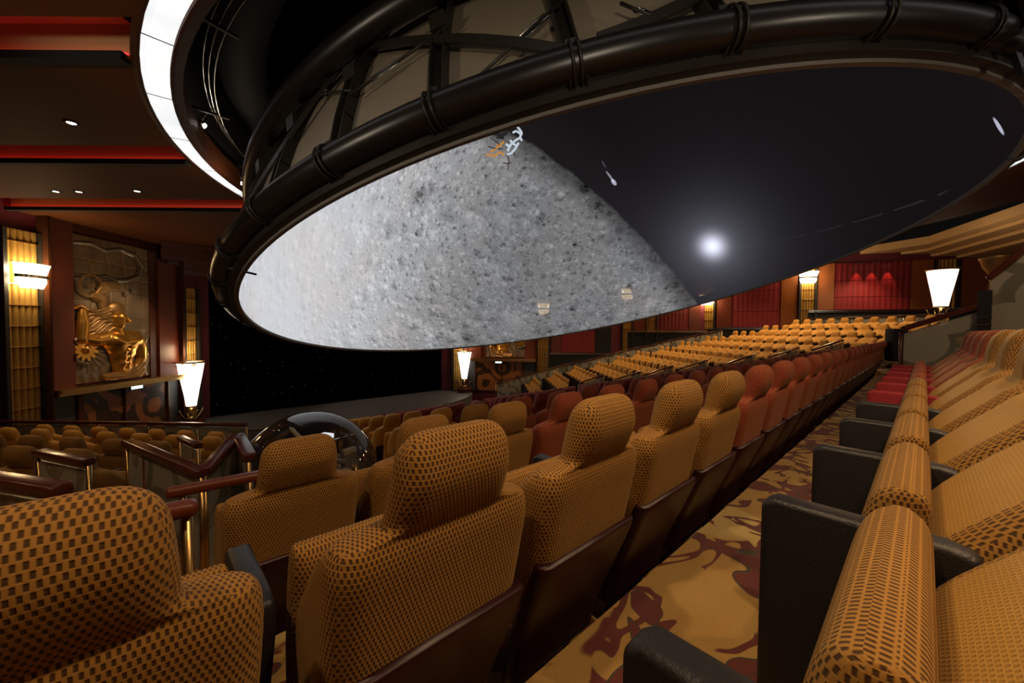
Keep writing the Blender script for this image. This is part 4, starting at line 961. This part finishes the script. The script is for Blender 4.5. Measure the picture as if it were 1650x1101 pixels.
# ------------------------------------------------------------------ railings
def railing(pts, label, posts=True, rail=.07, h=None, floor_drop=.9, post_mat='brass', glass=True, wide=.09):
    pts = [Vector(p) for p in pts]; t = thing('glass_railing', label, 'railing', pts[0] - Vector((0, 0, floor_drop)))
    base = t.location.copy(); m = MB()
    for a, b in zip(pts[:-1], pts[1:]): m.bar(a - base, b - base, wide, rail)
    m.build('handrail', 'wood_dark', t, .015)
    m = MB() ; g = MB()
    for a, b in zip(pts[:-1], pts[1:]):
        L = (b - a).length; n = max(1, round(L / 1.1)); dn = (b - a) / n
        for i in range(n + 1):
            p = a + dn * i - base; m = MB(); m.cyl(p - Vector((0, 0, floor_drop)), p - Vector((0, 0, rail / 2)), .016, 8); m.build('rail_post', post_mat, t)
        for i in range(n):
            p = a + dn * i - base + dn * .04; q = a + dn * (i + 1) - base - dn * .04; o_ = Vector((-(q - p).y, (q - p).x, 0)).normalized() * .006
            zt = -.06; zb = -floor_drop + .06; V = [p + Vector((0, 0, zt)) + o_, q + Vector((0, 0, zt)) + o_, q + Vector((0, 0, zb)) + o_, p + Vector((0, 0, zb)) + o_, p + Vector((0, 0, zt)) - o_, q + Vector((0, 0, zt)) - o_, q + Vector((0, 0, zb)) - o_, p + Vector((0, 0, zb)) - o_]
            g.add(V, [(0, 1, 2, 3), (7, 6, 5, 4), (0, 4, 5, 1), (1, 5, 6, 2), (2, 6, 7, 3), (3, 7, 4, 0)])
    if glass: g.build('glass_panel', 'frosted', t)
    return t
railing([at_z(-60, 765, -.73), at_z(100, 791, -.73)], 'dark-topped glass railing cut off at the left edge, lowest of the left railings', rail=.06, floor_drop=.85)
railing([at_z(62, 729, -.97), at_z(143, 745, -.97)], 'short glass railing standing before the gold seats at left', rail=.05, floor_drop=.85)
railing([at_z(205, 713, -1.0), at_z(325, 763, -1.0)], 'glass railing with a thick amber post, left part of the zigzag', rail=.06, floor_drop=.9)
a = at_z(325, 763, -1.0); d1 = a - Vector((0, 0, EYE)); Zr = d1.dot(Vector(CAMR[2]))
railing([a + Vector((.02, .02, 0)), at_depth(383, 702, Zr + .45)], 'steeply rising middle part of the zigzag railing at left', rail=.06, floor_drop=.9)
railing([at_depth(384, 703, Zr + .48), at_depth(402, 738, Zr + .1)], 'falling right part of the zigzag railing at left', rail=.06, floor_drop=.9)
railing([at_depth(291, 706, 5.0), at_depth(320, 719, 4.6)], 'small far piece of railing among gold seats at left', rail=.06, floor_drop=.9)
q = at_z(241, 722, -1.0); m = MB(); m.box((0, 0, -.45), (.09, .09, .9)); o = tag(m.build('newel_post', 'wood_amber'), 'square amber wood newel post of the left zigzag railing', 'post'); o.location = q
def wood_rail(a, b, label, drop=.8):
    t = thing('grab_rail', label, 'handrail', a); m = MB(); m.bar((0, 0, 0), b - a, .055, .045); m.build('wooden_grip', 'wood_red', t, .018)
    m = MB(); d_ = b - a; 
    for f in (.12, .8): m = MB(); m.cyl(d_ * f + Vector((0, 0, -.02)), d_ * f + Vector((0, 0, -drop)), .012, 8); m.build('rail_post', 'brass', t)
wood_rail(at_z(266, 796, -.70), at_z(470, 756, -.70), 'upper red wooden grab rail pointing left beside the globe', .75)
wood_rail(at_z(320, 816, -.50), at_z(150, 848, -.50), 'lower red wooden grab rail behind the big corner headrest', .73)
railing([(-2.3, 13.35, EYE - 2.0), (.03, 11.1, EYE - 2.0), (1.5, 9.55, EYE - 2.0)], 'long level glass balustrade below the left relief wall', rail=.06, floor_drop=.95)
# right block: outer balustrade and row-end railings
pts = []
for k in range(0, 10):
    p = block_pos(k, -1.0) + N2 * .3; pts.append(Vector((p.x, p.y, block_floor(k) + 1.05)))
railing([pts[0] + (pts[0] - pts[1]) * 1.4] + pts, 'long stepped glass balustrade climbing beside the far seats', rail=.05, floor_drop=.85)
for k in range(2, 11):
    p = block_pos(k, CNT[k] - .3) + N2 * .75; q = p - N2 * .95
    railing([(p.x, p.y, block_floor(k) + .72), (q.x, q.y, block_floor(k) + 1.02)], 'slanted wood-topped railing at the aisle end of the %s far seat row' % FIRST[k], rail=.05, floor_drop=.7)
a = block_pos(11, -2) - N2 * 1.3; b = block_pos(11, CNT[11] + 3) - N2 * 1.3
railing([(a.x, a.y, block_floor(11) + 1.1), (b.x, b.y, block_floor(11) + 1.1)], 'glass balustrade with steel posts behind the top far row', rail=.04, floor_drop=1.0, post_mat='steel')
# centre aisle balustrade right of our row
pr = 6.75
def onr(px, py, r=pr): d_ = ray(px, py); s_ = r / d_[0]; return Vector((r, d_[1] * s_, d_[2] * s_ + EYE))
A1 = onr(1452, 531); A2 = onr(1592, 489)
railing([A1, A2], 'frosted glass balustrade with mahogany rail at the end of the red-armed row', rail=.06, floor_drop=.95, post_mat='wood_dark')
B1 = onr(1592, 450); B2 = onr(1662, 392)
railing([B1, B2], 'higher etched glass stair balustrade at the right edge', rail=.06, floor_drop=1.3, post_mat='wood_dark')
q = onr(1585, 520); m = MB(); m.box((0, 0, .1), (.10, .10, 1.05)); 
o = tag(m.build('square_post', 'dull_black'), 'black square post with steel bands between the two right balustrades', 'post'); o.location = (q.x, q.y, B1.z - .75)
m = MB()
for zz in (.25, .33): m.box((0, 0, zz), (.11, .11, .015))
m.build('steel_band', 'steel', o)
for px, py, s_ in ((1545, 500, 1), (1563, 497, 1.1)):
    q = at_depth(px, py, 7.2); m = MB(); m.lathe([(0, -.5), (.12, -.5), (.12, -.03), (.15, -.02), (.15, .02), (0, .02)], 20)
    o = tag(m.build('round_bollard', 'dull_black'), '%s black cylindrical post beyond the right balustrade' % ('left' if px < 1550 else 'right'), 'post'); o.location = q
q = at_depth(1606, 440, 8.2); m = MB(); m.lathe([(.10, -.9), (.10, -.1), (.13, .0), (.20, .12), (.24, .26), (.26, .30), (.26, .34), (.0, .34)], 24)
o = tag(m.build('fluted_urn_column', 'bronze'), 'dark bronze flared column top behind the right stair balustrade', 'column'); o.location = q
# ------------------------------------------------------------------ projector globe
q = at_depth(500, 768, 3.4)
gt = thing('projector_globe', 'clear acrylic globe over the dome projector behind the second seat row', 'projector', q)
m = MB(); m.sphere((0, 0, 0), .56, 64, 40); m.build('acrylic_sphere', 'acrylic', gt)
m = MB(); m.lathe([(0, -.9), (.34, -.9), (.36, -.42), (.28, -.36), (.0, -.36)], 28); m.build('projector_base', 'black_metal', gt)
m = MB(); m.box((-.05, 0, -.2), (.34, .3, .26)); m.cyl((.12, .1, -.15), (.22, .28, .08), .09, 16); m.build('projector_body', 'dull_black', gt, .02)
def gl(px, py, Z): return at_depth(px, py, Z) - q
m = MB(); c_ = gl(521, 704, 3.25); m.box(c_, (.13, .10, .035), Matrix.Rotation(.5, 3, 'Z')); m.build('blue_lens_box', 'ring', gt)
m = MB(); m.box(gl(562, 736, 3.2), (.12, .05, .14), Matrix.Rotation(.4, 3, 'Z')); m.build('white_panel', 'cream', gt)
m = MB(); pp = [gl(470, 692, 3.05), gl(482, 704, 3.0), gl(505, 722, 3.0), gl(530, 738, 3.05), gl(556, 746, 3.15)]
m.tube([tuple(crom([tuple(p) for p in pp], 4 * i / 20)) for i in range(21)], .016, 8); m.build('cream_tube', 'cream', gt)
m = MB(); m.cyl(gl(572, 700, 3.3), gl(525, 712, 3.3), .008, 6); m.build('thin_rod', 'steel', gt)
m = MB(); m.cyl(gl(575, 800, 3.3), gl(572, 745, 3.3), .03, 10); m.build('brass_support', 'brass', gt)
# stage-side steps
t = thing('stage_steps', 'dark rounded portable steps at the right corner of the stage', 'steps', tuple(at_depth(724, 655, 16.6)))
for i in range(4): m = MB(); m.box((0, 0, -.5 + i * .16), (1.5 - i * .32, .9, .13)); m.build('tread', 'dull_black', t)
t.rotation_euler = (0, 0, -.75)
m = MB(); m.box((0, 0, 0), (.32, .30, .8)); o = tag(m.build('floor_speaker', 'dull_black', None, .02), 'tall black box at the far end of the red seat row', 'speaker'); o.location = at_depth(1444, 556, 9.6) 
o.rotation_euler = (0, 0, .6)
